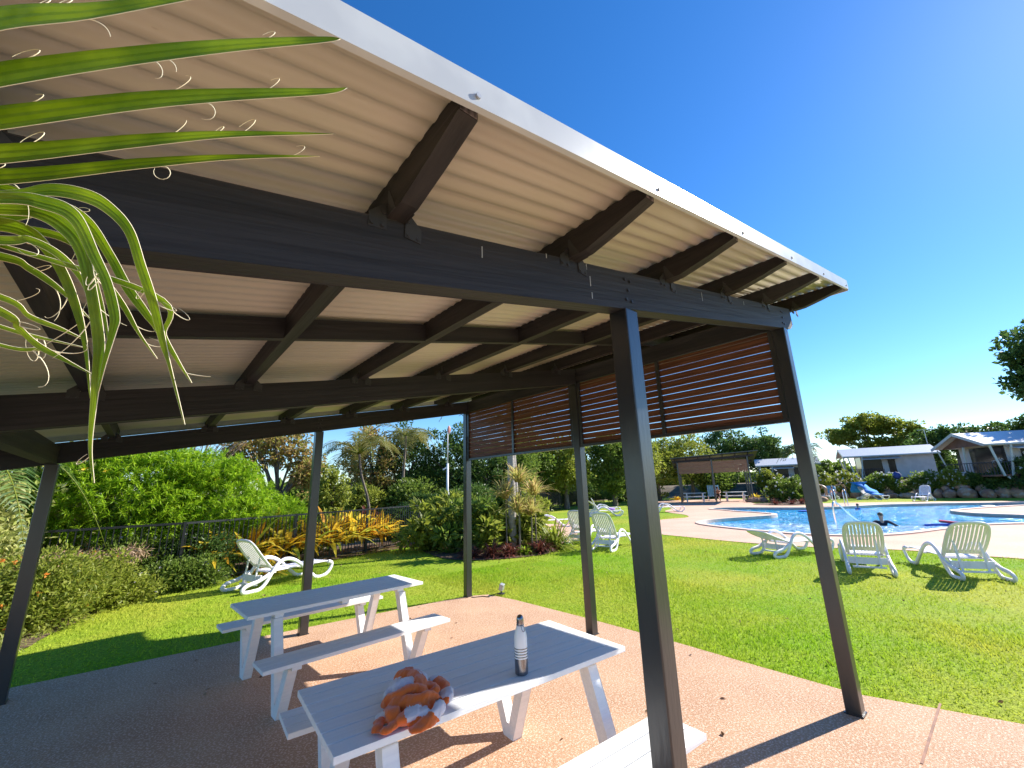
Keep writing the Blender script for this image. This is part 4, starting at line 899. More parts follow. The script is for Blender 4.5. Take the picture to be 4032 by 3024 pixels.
fence([(-9, 9.7), (-5.5, 10.0), (-3.5, 9.95), (.88, 11.52), (4.6, 13.1), (6.4, 15.3)], 1.22, .10, 'black metal picket pool fence running behind the lawn on the left')
fence([(12.5, 18.5), (17.5, 20.5), (24, 23.5), (31, 26)], 1.3, .12, 'black fence in front of the trees behind the loungers')
fence([(42.0, 14), (42.4, 7), (42.2, 2), (41.9, -6)], 1.55, .16, 'dark garden fence between the boulder wall and the cabins', 3.0)

# white marker pole with sign
t = empty('marker_pole', (6.35, 15.9, 0), 0, 'tall white pole with a round red sign behind the left fence', 'pole')
MB().tube([(0, 0, 0), (0, 0, 2.9)], .055, 10).build('lower_pole', M['white_pole'], t, True); MB().tube([(0, 0, 2.9), (0, 0, 4.45)], .022, 8).build('mast', M['white_pole'], t, True)
m_ = MB(); m_.bar((0, 0, 2.75), (-.22, .05, 2.62), .06, .06); m_.build('arm', M['white_pole'], t)
m_ = MB(); m_.blob((.06, -.02, 4.5), (.09, .03, .19), 1, .0); m_.build('sign', mat('faded_red_sign', (.55, .25, .22), .6), t, True)
MB().box(-.05, .09, -.04, .04, 1.2, 1.6).build('control_box', M['white_pole'], t)
t = empty('covered_stand', (41.0, 4.9, .35), 0, 'thin stand with a dark blue hood rising behind the white flowering shrubs', 'stand')
m_ = MB(); m_.bar((0, 0, -.3), (0, 0, 1.3), .06, .06); m_.build('pole', M['trim'], t); m_ = MB(); m_.blob((0, 0, 1.35), (.2, .28, .28), 3, .1); m_.build('hood', mat('dark_blue_cover', (.02, .05, .25), .7), t, True)

# ------------------------------------------------------------------ plants
def tree(name, label, cat, base, top, trunk_r, crowns, lm, L, W, ncl, clr, per, seed, group=None, limbs=7, flat=.65, up=.3, shell=.5, zmin=None):
    t = empty(name, base, 0, label, cat, group); g = np.random.default_rng(seed); b0 = np.array(base, float)
    tr = MB(); tp = np.array(top, float) - b0; mid = tp * .5 + np.append(g.normal(size=2) * .12 * tp[2] * .3, 0)
    tr.tube(spline([(0, 0, -.1), mid, tp], False, 5), np.linspace(trunk_r * 1.25, trunk_r * .6, 11), 9)
    cm = MB()
    for (c, r_, frac) in crowns:
        c_ = np.array(c, float) - b0
        C = crown_mesh(cm, c_, r_, max(3, int(ncl * frac)), clr, per, L, W, seed + int(c[0] * 7) % 97, flat=flat, up=up, shell=shell, zmin=zmin)
        k = max(2, int(limbs * frac)); sel = C[g.choice(len(C), min(k, len(C)), replace=False)]
        for q in sel:
            m1_ = tp * g.uniform(.6, 1.0); m2_ = (m1_ + q) / 2 + np.array((0, 0, .08 * np.linalg.norm(q - m1_)))
            tr.tube(spline([m1_, m2_, q], False, 4), np.linspace(trunk_r * .42, trunk_r * .10, 9), 6)
    tr.build('trunk', M['bark'], t, True); cm.build('crown', lm, t)
    return t
# lime oleander behind the left fence: star-shaped tufts of narrow leaves
def oleander():
    t = empty('oleander_bush', (-3.9, 11.3, 0), 0, 'big lime green bush of narrow leaves with yellow flowers behind the left fence', 'bush'); g = np.random.default_rng(5)
    mb_ = MB(); fl = MB(); br = MB(); Cs = []
    for (c, r_, k) in (((-.6, -.6, 1.7), (1.5, .7, 1.05), 1500), ((.9, -.4, 1.5), (1.25, .7, .95), 1100), ((-1.6, -.4, 1.5), (.9, .6, 1.0), 450), ((2.2, .1, 1.1), (.9, .6, .62), 550), ((0.1, -.5, 2.3), (1.6, .6, .5), 700), ((-.3, -.3, .7), (2.2, .5, .6), 500)):
        d = unit(g.normal(size=(k, 3))); C = np.array(c) + d * np.array(r_) * g.uniform(.55, 1.08, (k, 1)) ** .7; Cs.append(np.column_stack([C, d]))
    Cs = np.concatenate(Cs); C = Cs[:, :3]; d = Cs[:, 3:]; n = len(C); per = 20
    idx = np.repeat(np.arange(n), per); ax = unit(d[idx] + np.array((0, 0, .6))); D = unit(ax * .55 + g.normal(size=(n * per, 3)) * .62)
    P = C[idx] + ax * g.uniform(-.06, .03, (n * per, 1)); leaf_quads(mb_, P, D, .135, .019, g, fold=.22); mb_.build('crown', M['lf_lime'], t)
    F = C[g.choice(n, 26, replace=False)]
    leaf_quads(fl, np.zeros((5, 3)), g.normal(size=(5, 3)) + (0, 0, .5), .055, .045, g); f0 = fl.build('flower', M['fl_yellow'], t); f0.location = F[0]
    for q in F[1:]: c_ = f0.copy(); COL.objects.link(c_); c_.parent = t; c_.location = q + (0, -.1, .03)
    for k in range(26):
        q = C[g.integers(n)]; br.tube(spline([(q[0] * .3, q[1] * .2, 0), (q[0] * .6, q[1] * .5, q[2] * .55), q], False, 4), np.linspace(.028, .006, 9), 6)
    br.build('stems', M['bark'], t, True)
oleander()
tree('vine_covered_tree', 'brown and yellow-leaved tree overgrown with vines rising above the left fence', 'tree', (-.9, 15.2, -.1), (-.8, 15.0, 1.8), .12,
     [((-.9, 15.1, 3.3), (1.35, .9, .75), .5), ((-.05, 14.5, 2.5), (.6, .6, .75), .3), ((-1.9, 15.3, 3.0), (.7, .6, .6), .25)], M['lf_brown'], .16, .075, 90, .26, 60, 31, limbs=22, up=-.4, shell=.35)
tree('vine_column', 'column of yellow-green vines just right of the middle far post', 'vine', (.55, 13.7, -.1), (.5, 13.6, 2.0), .08,
     [((.48, 13.5, 1.6), (.52, .42, 1.15), 1)], M['lf_yel'], .11, .07, 70, .2, 55, 33, up=-.3)
tree('bare_twig_tree', 'thin bare-twigged tree behind the lime bush', 'tree', (-3.2, 14.6, -.1), (-3.2, 14.4, 2.2), .06, [((-3.0, 14.4, 3.5), (1.6, .5, .6), 1)], M['lf_seed'], .14, .02, 30, .22, 16, 35, limbs=30)
for i, (x, y, z, rx, rz_, mm, lab) in enumerate([
        (4.6, 20.4, 3.0, 1.6, 2.1, 'lf_brown', 'dark column tree hung with brown vines behind the feather palm'), (6.6, 20.2, 3.1, 1.8, 2.4, 'lf_dark', 'tall dark evergreen tree behind the white pole'),
        (8.7, 19.0, 3.0, 1.7, 2.3, 'lf_dark', 'dark leafy tree just left of the far corner post'), (10.6, 18.6, 2.6, 1.7, 2.2, 'lf_dark', 'dark leafy tree seen just right of the far corner post'),
        (5.4, 17.8, 1.1, 1.4, 1.0, 'lf_mid', 'low mid green shrub under the dark trees by the left fence'), (12.6, 18.4, 3.0, 1.9, 2.2, 'lf_mid', 'mid green tree behind the royal palm trunk'),
        (8.0, 17.0, .9, 1.6, .9, 'lf_dark', 'dark undergrowth shrub left of the far corner post'), (3.6, 18.9, 1.2, .8, .7, 'lf_yel', 'small yellowish shrub beside the sea view')]):
    tree('broadleaf_tree' if rz_ > 1.2 else 'shrub', lab, 'tree' if rz_ > 1.2 else 'shrub', (x, y, -.1), (x, y, z - .3), .13 if rz_ > 1.2 else .04, [((x, y, z), (rx, 1.2, rz_), 1)], M[mm], .17, .085, 110, .42, 75, 50 + i, limbs=10, flat=.7, zmin=-1)
for i, (x, y, z, rx, ry, rz_, mm, lab) in enumerate([
        (16.5, 22.0, 3.1, 2.4, 1.8, 2.3, 'lf_mid', 'mid green tree seen between the far and middle posts'), (20.6, 21.6, 3.3, 2.5, 1.8, 2.3, 'lf_yel', 'yellow-green tree behind the middle post'),
        (24.8, 20.2, 3.4, 2.5, 1.9, 2.4, 'lf_mid', 'round mid green tree left of the near corner post'), (29.5, 20.8, 3.2, 2.3, 1.8, 2.7, 'lf_yel', 'yellow-green tree just right of the near corner post'),
        (35.6, 22.6, 3.9, 3.0, 2.2, 3.1, 'lf_yel', 'broad yellow-green tree left of the far shelter'), (39.6, 21.2, 4.2, 3.2, 2.2, 2.9, 'lf_yel', 'pale green rounded tree above the far shelter'),
        (50.2, 22.0, 5.4, 3.4, 2.6, 3.4, 'lf_dark', 'tall dark green tree behind the far shelter'), (50.6, 17.6, 4.8, 3.0, 2.4, 2.9, 'lf_dark', 'dark green tree left of the feather palm by the cabins'),
        (41.5, 19.5, 1.8, 2.2, 1.6, 1.6, 'lf_mid', 'leafy shrub behind the far shelter')]):
    tree('broadleaf_tree', lab, 'tree', (x, y, -.1), (x, y, z - .6), .2, [((x, y, z), (rx, ry, rz_), 1)], M[mm], .24 if x < 45 else .3, .15, 120, .62, 85, 80 + i, limbs=9, flat=.65)
# undergrowth along the far fence
for i, (x, y, rx, rz_, mm, lab) in enumerate([(14.2, 20.4, 2.2, .9, 'lf_dark', 'dark hedge shrub behind the black fence on the left'), (19.2, 23.0, 2.6, 1.0, 'lf_dark', 'dark hedge shrub behind the loungers'),
                                            (25.4, 24.8, 2.8, 1.1, 'lf_dark', 'dark hedge shrub behind the walking person'), (31.5, 24.6, 2.6, 1.1, 'lf_mid', 'green hedge shrub left of the far shelter'), (11.8, 16.2, 1.0, .7, 'lf_yel', 'light green creeper on the fence corner')]):
    tree('shrub', lab, 'shrub', (x, y, -.1), (x, y, .5), .05, [((x, y, rz_ * .8), (rx, .8, rz_), 1)], M[mm], .18, .1, 80, .35, 70, 120 + i, limbs=5, zmin=-.6)
tree('spreading_tree', 'wide flat-topped tree rising behind the middle cabin roof', 'tree', (80.5, 12.4, 0), (80.2, 12, 5.5), .35,
     [((80, 11.5, 9.6), (2.6, 3.6, 1.5), .4), ((79, 15.5, 8.0), (2.2, 2.4, 1.3), .25), ((81, 8.2, 8.2), (2.2, 2.2, 1.4), .2), ((79.5, 10.5, 6.2), (2, 3.2, 1.1), .25)], M['lf_yel'], .42, .3, 110, 1.0, 90, 141, limbs=26, flat=.4)
for i, (x, y, z, r_, lab) in enumerate([(70, 2.6, 5.8, (2, 4.5, 1.8), 'dark domed tree behind the right cabin roof'), (74, 5.9, 4.6, (2, 2.2, 1.5), 'dark tree between the two right cabins'), (72, -4.5, 6.4, (2, 4, 1.8), 'dark tree at the far right behind the cabin roof')]):
    tree('broadleaf_tree', lab, 'tree', (x, y, 0), (x, y, z - 1), .25, [((x, y, z), r_, 1)], M['lf_dark'], .4, .25, 70, .8, 70, 150 + i)
tree('broadleaf_tree', 'dark leafy branches of a tree hanging in at the right edge of the picture', 'tree', (62, -10.5, 0), (61, -9.5, 9), .5,
     [((57.3, -5.56, 12.6), (2.7, 3.0, 3.4), .5), ((59, -10, 14.4), (4.9, 4.3, 4.9), .6), ((56.2, -4.1, 9.4), (1.6, 1.7, 1.4), .18)], M['lf_dark'], .45, .3, 110, .95, 75, 161, limbs=16)

bm0 = MB(); bl = [(2, 31), (10, 31), (18, 31), (27, 33), (38, 34), (50, 33), (62, 29), (74, 26), (88, 18), (98, 6), (100, -12), (96, -30)]
for k_, (a_, b_) in enumerate(zip(bl[:-1], bl[1:])):
    for t_ in (0, .33, .66):
        x_, y_ = a_[0] + (b_[0] - a_[0]) * t_, a_[1] + (b_[1] - a_[1]) * t_; h_ = (1.6 if x_ < 12 else 2.9) + math.sin(k_ * 3.1 + t_ * 7) * .5 + (1.0 if x_ > 80 else 0)
        crown_mesh(bm0, (x_, y_, h_ * .5), (3.2, 2.2, h_ * .62), 60, .8, 55, .5, .34, 700 + k_ * 3 + int(t_ * 3), zmin=-3)
tag(bm0.build('distant_woodland', M['lf_mid']), 'distant belt of green trees behind the garden', 'woodland', kind='stuff')
def flower_bush(x, y, z0, r_, mm, lab, seed, nf=40, L=.2, grp='white-flowered garden bushes before the cabins', fm='fl_white', ncl=90):
    t = empty('flowering_bush', (x, y, z0), 0, lab, 'bush', grp); g = np.random.default_rng(seed); cm = MB()
    C = crown_mesh(cm, (0, 0, r_[2] * .75), r_, ncl, .28, 60, L, L * .5, seed, zmin=-.05); cm.build('foliage', M[mm], t)
    if nf:
        q = unit(g.normal(size=(nf, 3)) + np.array((-.7, 0, .5))) * np.array(r_) * 1.05 + (0, 0, r_[2] * .75); fs = .11 if x > 20 else .045
        f = MB(); leaf_quads(f, np.zeros((5, 3)), g.normal(size=(5, 3)) + (0, 0, .6), fs, fs * .9, g); f0 = f.build('flower', M[fm], t); f0.location = q[0]
        for p_ in q[1:]: c_ = f0.copy(); COL.objects.link(c_); c_.parent = t; c_.location = p_; c_.rotation_euler = (0, 0, g.uniform(0, 6))
    s = MB()
    for k in range(6): s.tube([(0, 0, 0), (g.normal() * r_[0] * .3, g.normal() * r_[1] * .3, r_[2] * .8)], [.03, .012], 5)
    s.build('stems', M['bark'], t)
flower_bush(33.8, 10.6, 0, (1.2, 1.45, 1.05), 'lf_mid', 'round green bush just left of the right-hand post', 201, 25)
flower_bush(41.3, 9.0, .1, (1.1, 1.9, 1.2), 'lf_yel', 'broad green bush with white flowers behind the blue towels', 202, 60)
flower_bush(41.4, 5.7, .2, (.9, 1.5, 1.0), 'lf_mid', 'green bush right of the big blue towel', 203, 40)
flower_bush(41.6, 3.3, .25, (.8, 1.0, .95), 'lf_mid', 'white flowering bush under the blank cabin wall', 204, 70)
flower_bush(41.6, 1.9, .2, (.8, 1.1, 1.0), 'lf_yel', 'white flowering bush left of the right-hand cabin porch', 205, 70)
flower_bush(41.5, .15, .35, (.9, 1.3, .75), 'lf_dark', 'dark green low bush in front of the cabin balustrade', 206, 0)
flower_bush(40.9, -1.7, .25, (1.0, 1.7, 1.5), 'lf_dark', 'big dark bush with a few white flowers at the right edge', 207, 30)
flower_bush(44.2, 15.2, .2, (1.0, 1.4, 1.5), 'lf_yel', 'pale frangipani-like bush beside the far shelter', 208, 30)
flower_bush(42.6, 12.8, .2, (.9, 1.3, .8), 'lf_mid', 'green shrub at the foot of the hidden cabin', 209, 10)

def frond(mb_, base, az, length, rise, droop, ll, n, g, wid=.03, rach=None):
    d = np.array((math.cos(az), math.sin(az), 0)); s = np.linspace(0, 1, 14); P = np.array(base) + np.outer(s * length, d); P[:, 2] += rise * length * np.sin(s * 1.6) - droop * length * s ** 2.2
    if rach is not None: rach.tube(P, np.linspace(.028, .006, 14) * (length / 2.2), 5)
    T = unit(np.gradient(P, axis=0)); tt = np.linspace(.12, 1, n); X_ = np.stack([np.interp(tt, s, P[:, k]) for k in range(3)], 1); Tx = np.stack([np.interp(tt, s, T[:, k]) for k in range(3)], 1)
    side = unit(np.cross(Tx, (0, 0, 1))); upv = np.cross(side, Tx)
    for sg in (-1, 1):
        Ls = ll * (np.sin(np.clip(tt * 1.05 + .12, 0, 1) * math.pi) ** .55 * .85 + .15) * g.uniform(.85, 1.1, n)
        D = unit(side * sg + Tx * .55 + upv * .12 + g.normal(size=(n, 3)) * .07); A = X_; B_ = A + D * Ls[:, None] * .5; C = A + D * Ls[:, None] + np.array((0, 0, -1)) * (Ls * .28)[:, None]
        wv = np.cross(D, upv); wv = unit(wv) * wid / 2
        V = np.stack([A - wv * .5, A + wv * .5, B_ + wv, B_ - wv, C], 1).reshape(-1, 3); i_ = np.arange(n) * 5
        mb_.add(V, np.stack([i_, i_ + 1, i_ + 2, i_ + 3], 1), np.stack([i_ + 3, i_ + 2, i_ + 4], 1))
def palm(name, label, base, pts, tr_r, nf, length, ll, mm, seed, rise=.5, droop=.75, wid=.03, nl=34, azs=None):
    t = empty(name, base, 0, label, 'palm'); g = np.random.default_rng(seed); tr = MB(); P = spline(pts, False, 6)
    tr.tube(P, np.linspace(tr_r * 1.15, tr_r * .85, len(P)), 14); tr.build('trunk', M['palmbark'] if tr_r > .08 else M['bark'], t, True); fm = MB(); rc = MB()
    for k in range(nf):
        az = (azs[k] if azs else 2 * math.pi * k / nf + g.uniform(-.25, .25)); frond(fm, P[-1], az, length * g.uniform(.8, 1.1), rise * g.uniform(.5, 1.5), droop * g.uniform(.7, 1.25), ll, nl, g, wid, rc)
    fm.build('crown', M[mm], t); rc.build('frond_stalks', M['lf_yel'], t, True)
palm('feather_palm', 'feather palm with arching fronds and a thin leaning trunk behind the left fence', (3.1, 16.6, 0), [(0, 0, -.5), (-.1, .1, 1.2), (-.45, .15, 2.4), (-.6, .15, 3.3)], .05, 15, 2.1, .62, 'lf_palmy', 71, .5, .8)
palm('feather_palm', 'taller feather palm with drooping fronds among the dark trees', (5.3, 18.3, 0), [(0, 0, -.5), (0, 0, 2.2), (.1, 0, 4.4)], .07, 12, 1.9, .6, 'lf_palmy', 72, .4, .9)
palm('royal_palm', 'royal palm with a thick smooth grey trunk rising from the shrub bed', (4.15, 8.75, 0), [(0, 0, -.05), (.02, 0, 1.6), (.03, .0, 3.0), (.03, 0, 4.3)], .11, 11, 2.3, .6, 'lf_palm', 73, .45, .7)
palm('slender_palm', 'slender grey palm trunk behind the royal palm', (8.0, 12.9, 0), [(0, 0, -.05), (-.05, .05, 2), (-.1, .1, 4.4)], .1, 9, 1.9, .5, 'lf_palm', 74, .5, .7)
palm('feather_palm', 'feather palm with a dense round head in front of the middle cabin', (40.3, 10.9, 0), [(0, 0, 0), (0, 0, 2), (0, 0, 3.6)], .16, 15, 2.0, .8, 'lf_palm', 75, .7, 1.0, .06, 30)
palm('feather_palm', 'dark palm fronds hanging at the far left behind the shelter post', (-6.7, 9.6, 0), [(0, 0, 0), (.1, 0, 1.3), (.25, 0, 2.45)], .1, 9, 1.7, .5, 'lf_dark', 76, .3, 1.1)

def strap_plant(name, label, cat, base, n, length, width, mm, seed, group=None, z=0, spread=1.0, stem=0):
    t = empty(name, base, 0, label, cat, group); g = np.random.default_rng(seed); mb_ = MB()
    for k in range(n):
        az = g.uniform(0, 6.28); L_ = length * g.uniform(.6, 1.15); el = g.uniform(.35, 1.35) / spread ** .5; d = np.array((math.cos(az), math.sin(az), 0)); s = np.linspace(0, 1, 6)
        P = np.outer(s * L_ * math.cos(el), d); P[:, 2] = z + L_ * (math.sin(el) * s - .62 * spread * s ** 2.3 * g.uniform(.5, 1.2)); P[:, :2] += g.normal(size=2) * .05 * length
        P[:, 2] = np.maximum(P[:, 2], .01)
        ribbon(mb_, P, width * np.array([.5, .9, 1, .9, .6, .05]) * g.uniform(.8, 1.2), fold=.25)
    mb_.build('leaves', M[mm], t)
    if stem or z > .1:
        s_ = MB(); s_.tube([(0, 0, 0), (.02, 0, max(z, .1))], [.022, .016], 6); s_.build('stem', M['bark'], t)
    return t
g = np.random.default_rng(91)
gp = [(-2.95, 10.55, 'clump of golden strap leaves just behind the shaded lounger'), (-2.2, 10.75, 'golden strap-leaved clump left of the middle far post'), (-1.45, 11.0, 'tall golden strap-leaved clump behind the fence left of the post'),
      (-.75, 11.35, 'golden strap-leaved clump directly behind the middle far post'), (-.15, 11.5, 'bright golden strap-leaved clump just right of the middle far post'), (.45, 11.75, 'largest orange-gold strap-leaved clump behind the fence'),
      (1.0, 11.95, 'golden strap-leaved clump near the fence post'), (1.7, 12.25, 'rightmost green and gold strap-leaved clump behind the fence')]
for i, (x, y, lab) in enumerate(gp):
    strap_plant('golden_strap_plant', lab, 'plant', (x, y, 0), 100, 1.45 if i not in (0, 7) else 1.15, .125, 'lf_gold', 300 + i, 'golden strap plants along the left fence', z=.3, spread=.8, stem=1)
strap_plant('strap_plant', 'small gold-leaved plant in front of the fence behind the shaded lounger', 'plant', (-1.9, 10.1, 0), 26, .7, .06, 'lf_gold', 320)
strap_plant('cordyline', 'dark red-leaved plant above the golden leaves near the sea view', 'plant', (1.5, 13.2, .0), 40, .6, .07, 'lf_maroon', 321, z=.95, stem=1)
# shrub bed behind the far corner post
for i, (x, y, r_, mm, lab) in enumerate([(2.5, 10.3, (.75, .7, .85), 'lf_yel', 'glossy green shrub left of the far corner post'), (3.0, 9.4, (.75, .6, .8), 'lf_mid', 'glossy green shrub right behind the far corner post'), (3.9, 11.6, (.8, .8, .6), 'lf_dark', 'dark low shrub against the left fence end'),
                                         (3.7, 9.0, (.5, .5, .55), 'lf_yel', 'yellow-tipped shrub in the middle of the shrub bed'), (4.9, 8.9, (.55, .5, .75), 'lf_yel', 'bright green shrub at the right of the shrub bed')]):
    flower_bush(x, y, 0, r_, mm, lab, 330 + i, 0, L=.25, ncl=24, grp='leafy shrubs in the bed behind the far corner post')
for i, (x, y, z, lab) in enumerate([(3.35, 8.35, 1.35, 'spiky pink and yellow rosette left of the tall one in the shrub bed'), (3.75, 8.25, 1.75, 'tallest spiky yellow rosette on a thin stem in the shrub bed'), (4.2, 8.1, 1.4, 'spiky yellow rosette right of the tall one in the shrub bed'), (3.95, 8.0, .9, 'lower spiky pale rosette in the shrub bed'), (3.5, 8.0, 1.0, 'lower pinkish spiky rosette at the left of the bed')]):
    strap_plant('spiky_dracaena', lab, 'plant', (x, y - .3, 0), 170, .78, .036, 'lf_spiky', 340 + i, 'spiky dracaenas in the shrub bed', z=z * 1.06, spread=.7, stem=1)
for i, (x, y, mm, L_, lab) in enumerate([(4.75, 7.65, 'lf_yel', 1.15, 'large strappy green lily at the right end of the shrub bed'), (5.1, 8.2, 'lf_lime', .85, 'strappy bright green lily behind the large one'), (2.75, 7.95, 'lf_maroon', .5, 'maroon grass-like plant at the left front of the shrub bed'),
                                         (3.2, 7.75, 'lf_maroon', .45, 'maroon grass-like plant in the middle front of the shrub bed'), (4.0, 7.45, 'lf_maroon', .5, 'maroon grass-like plant in front of the large lily'), (3.6, 7.6, 'lf_lime', .28, 'little green plant between the maroon ones'), (2.35, 8.3, 'lf_maroon', .42, 'maroon grass-like plant beside the far corner post')]):
    strap_plant('lily_clump' if i < 2 or i == 5 else 'maroon_grass', lab, 'plant', (x, y, 0), 150, L_ * (1.15 if i < 2 else 1.45), .055 if i < 2 else .03, mm, 360 + i)
for i, (x, y, rx, rz_, mm, lab) in enumerate([(-5.9, 12.6, 1.2, 1.25, 'lf_pale', 'pale green shrub behind the left post and fence'), (-4.4, 12.6, 1.0, .95, 'lf_dark', 'dark shrub under the lime bush on the left'), (-3.0, 12.7, 1.0, .85, 'lf_dark', 'dark shrub under the lime bush behind the lounger'),
                                              (-1.5, 13.0, .9, .72, 'lf_brown', 'reddish-brown shrub behind the golden plants left of the post'), (-.3, 13.3, .8, .62, 'lf_mid', 'green shrub behind the golden plants at the middle far post'), (3.3, 14.0, .9, .62, 'lf_dark', 'dark shrub behind the fence right of the golden plants'),
                                              (4.9, 15.0, 1.0, .85, 'lf_dark', 'dark shrub behind the far end of the left fence'), (6.6, 15.2, 1.0, .85, 'lf_mid', 'green shrub at the foot of the white pole')]):
    tree('shrub', lab, 'shrub', (x, y, -.1), (x, y, .4), .04, [((x, y, rz_ * .85), (rx, .45, rz_), 1)], M[mm], .13, .07, 120, .26, 80, 600 + i, limbs=6, zmin=-.7)
# left bed
for i, (x, y, r_, mm, lab, fm, nf) in enumerate([(-5.35, 8.1, (.75, .6, .55), 'lf_yel', 'orange-flowered lantana bush behind the left post', 'fl_orange', 60), (-4.75, 8.9, (.5, .45, .5), 'lf_yel', 'orange-flowered lantana bush right of the left post', 'fl_orange', 30),
                                                 (-4.45, 9.15, (.6, .3, .22), 'lf_yel', 'low ground cover with lilac flowers at the lawn edge', 'fl_lilac', 40), (-3.55, 9.75, (.75, .25, .28), 'lf_mid', 'low green plant with lilac flowers along the fence foot', 'fl_lilac', 26),
                                                 (-6.4, 9.3, (.9, .6, 1.5), 'lf_pale', 'pale-leaved shrub at the far left edge', 'fl_white', 0), (-5.5, 11.0, (1.1, .6, 1.6), 'lf_pale', 'pale-leaved shrub behind the left post', 'fl_white', 0),
                                                 (-4.3, 10.2, (.6, .25, .6), 'lf_mid', 'round-leaved climber on the fence left of the lounger', 'fl_lilac', 10), (-3.3, 10.3, (.8, .25, .55), 'lf_dark', 'dark climber on the fence beside the shaded lounger', 'fl_lilac', 6)]):
    flower_bush(x, y, 0, r_, mm, lab, 400 + i, nf, L=.075 if i not in (4, 5) else .11, grp='bushes of the left garden bed', fm=fm, ncl=150)
def seedy(base, label, seed):
    t = empty('dry_seed_shrub', base, 0, label, 'shrub'); g = np.random.default_rng(seed); mb_ = MB(); st = MB()
    for k in range(34):
        az = g.uniform(0, 6.28); L_ = g.uniform(.6, 1.1); s = np.linspace(0, 1, 7); d = np.array((math.cos(az), math.sin(az), 0)); P = np.outer(s * L_ * .8, d); P[:, 2] = .5 + L_ * (1.0 * s - .75 * s ** 2); st.tube(P, np.linspace(.01, .003, 7), 4)
        for q in range(22):
            p_ = P[g.integers(2, 7)] + g.normal(size=3) * .05; leaf_quads(mb_, np.repeat(p_[None], 3, 0), g.normal(size=(3, 3)) + d + (0, 0, -.4), .11, .014, g)
    st.tube([(0, 0, 0), (0, 0, .55)], .03, 6); mb_.build('seed_heads', M['lf_seed'], t); st.build('stems', M['bark'], t)
seedy((-4.75, 9.75, 0), 'dry brown seed heads hanging right of the left post', 501); seedy((-5.6, 9.2, 0), 'dry brown seed heads hanging left of the left post', 502)
strap_plant('grass_tussock', 'pale grass tussock at the left edge of the lawn', 'grass tussock', (-5.25, 7.2, 0), 90, .42, .008, 'lf_pale', 510); strap_plant('grass_tussock', 'pale grass tussock in the middle of the left bed edge', 'grass tussock', (-4.1, 9.25, 0), 110, .34, .008, 'lf_pale', 511)
for i, (x, y, lab) in enumerate([(28.9, 9.9, 'left dark grass tuft in the bed before the round bush'), (29.5, 9.1, 'middle dark grass tuft in the bed before the round bush'), (30.3, 8.7, 'right dark grass tuft in the bed before the round bush')]):
    strap_plant('maroon_grass', lab, 'plant', (x, y, 0), 80, .75, .04, 'lf_maroon', 520 + i)
for i, (x, y, lab) in enumerate([(38.3, 14.6, 'left yellow-leaved plant beside the far shelter'), (37.6, 12.9, 'right yellow-leaved plant beside the far shelter'), (33.5, 19.6, 'yellow-leaved plant behind the left end of the far shelter')]):
    strap_plant('yellow_plant', lab, 'plant', (x, y, 0), 70, .75, .08, 'lf_gold', 530 + i, z=.1)

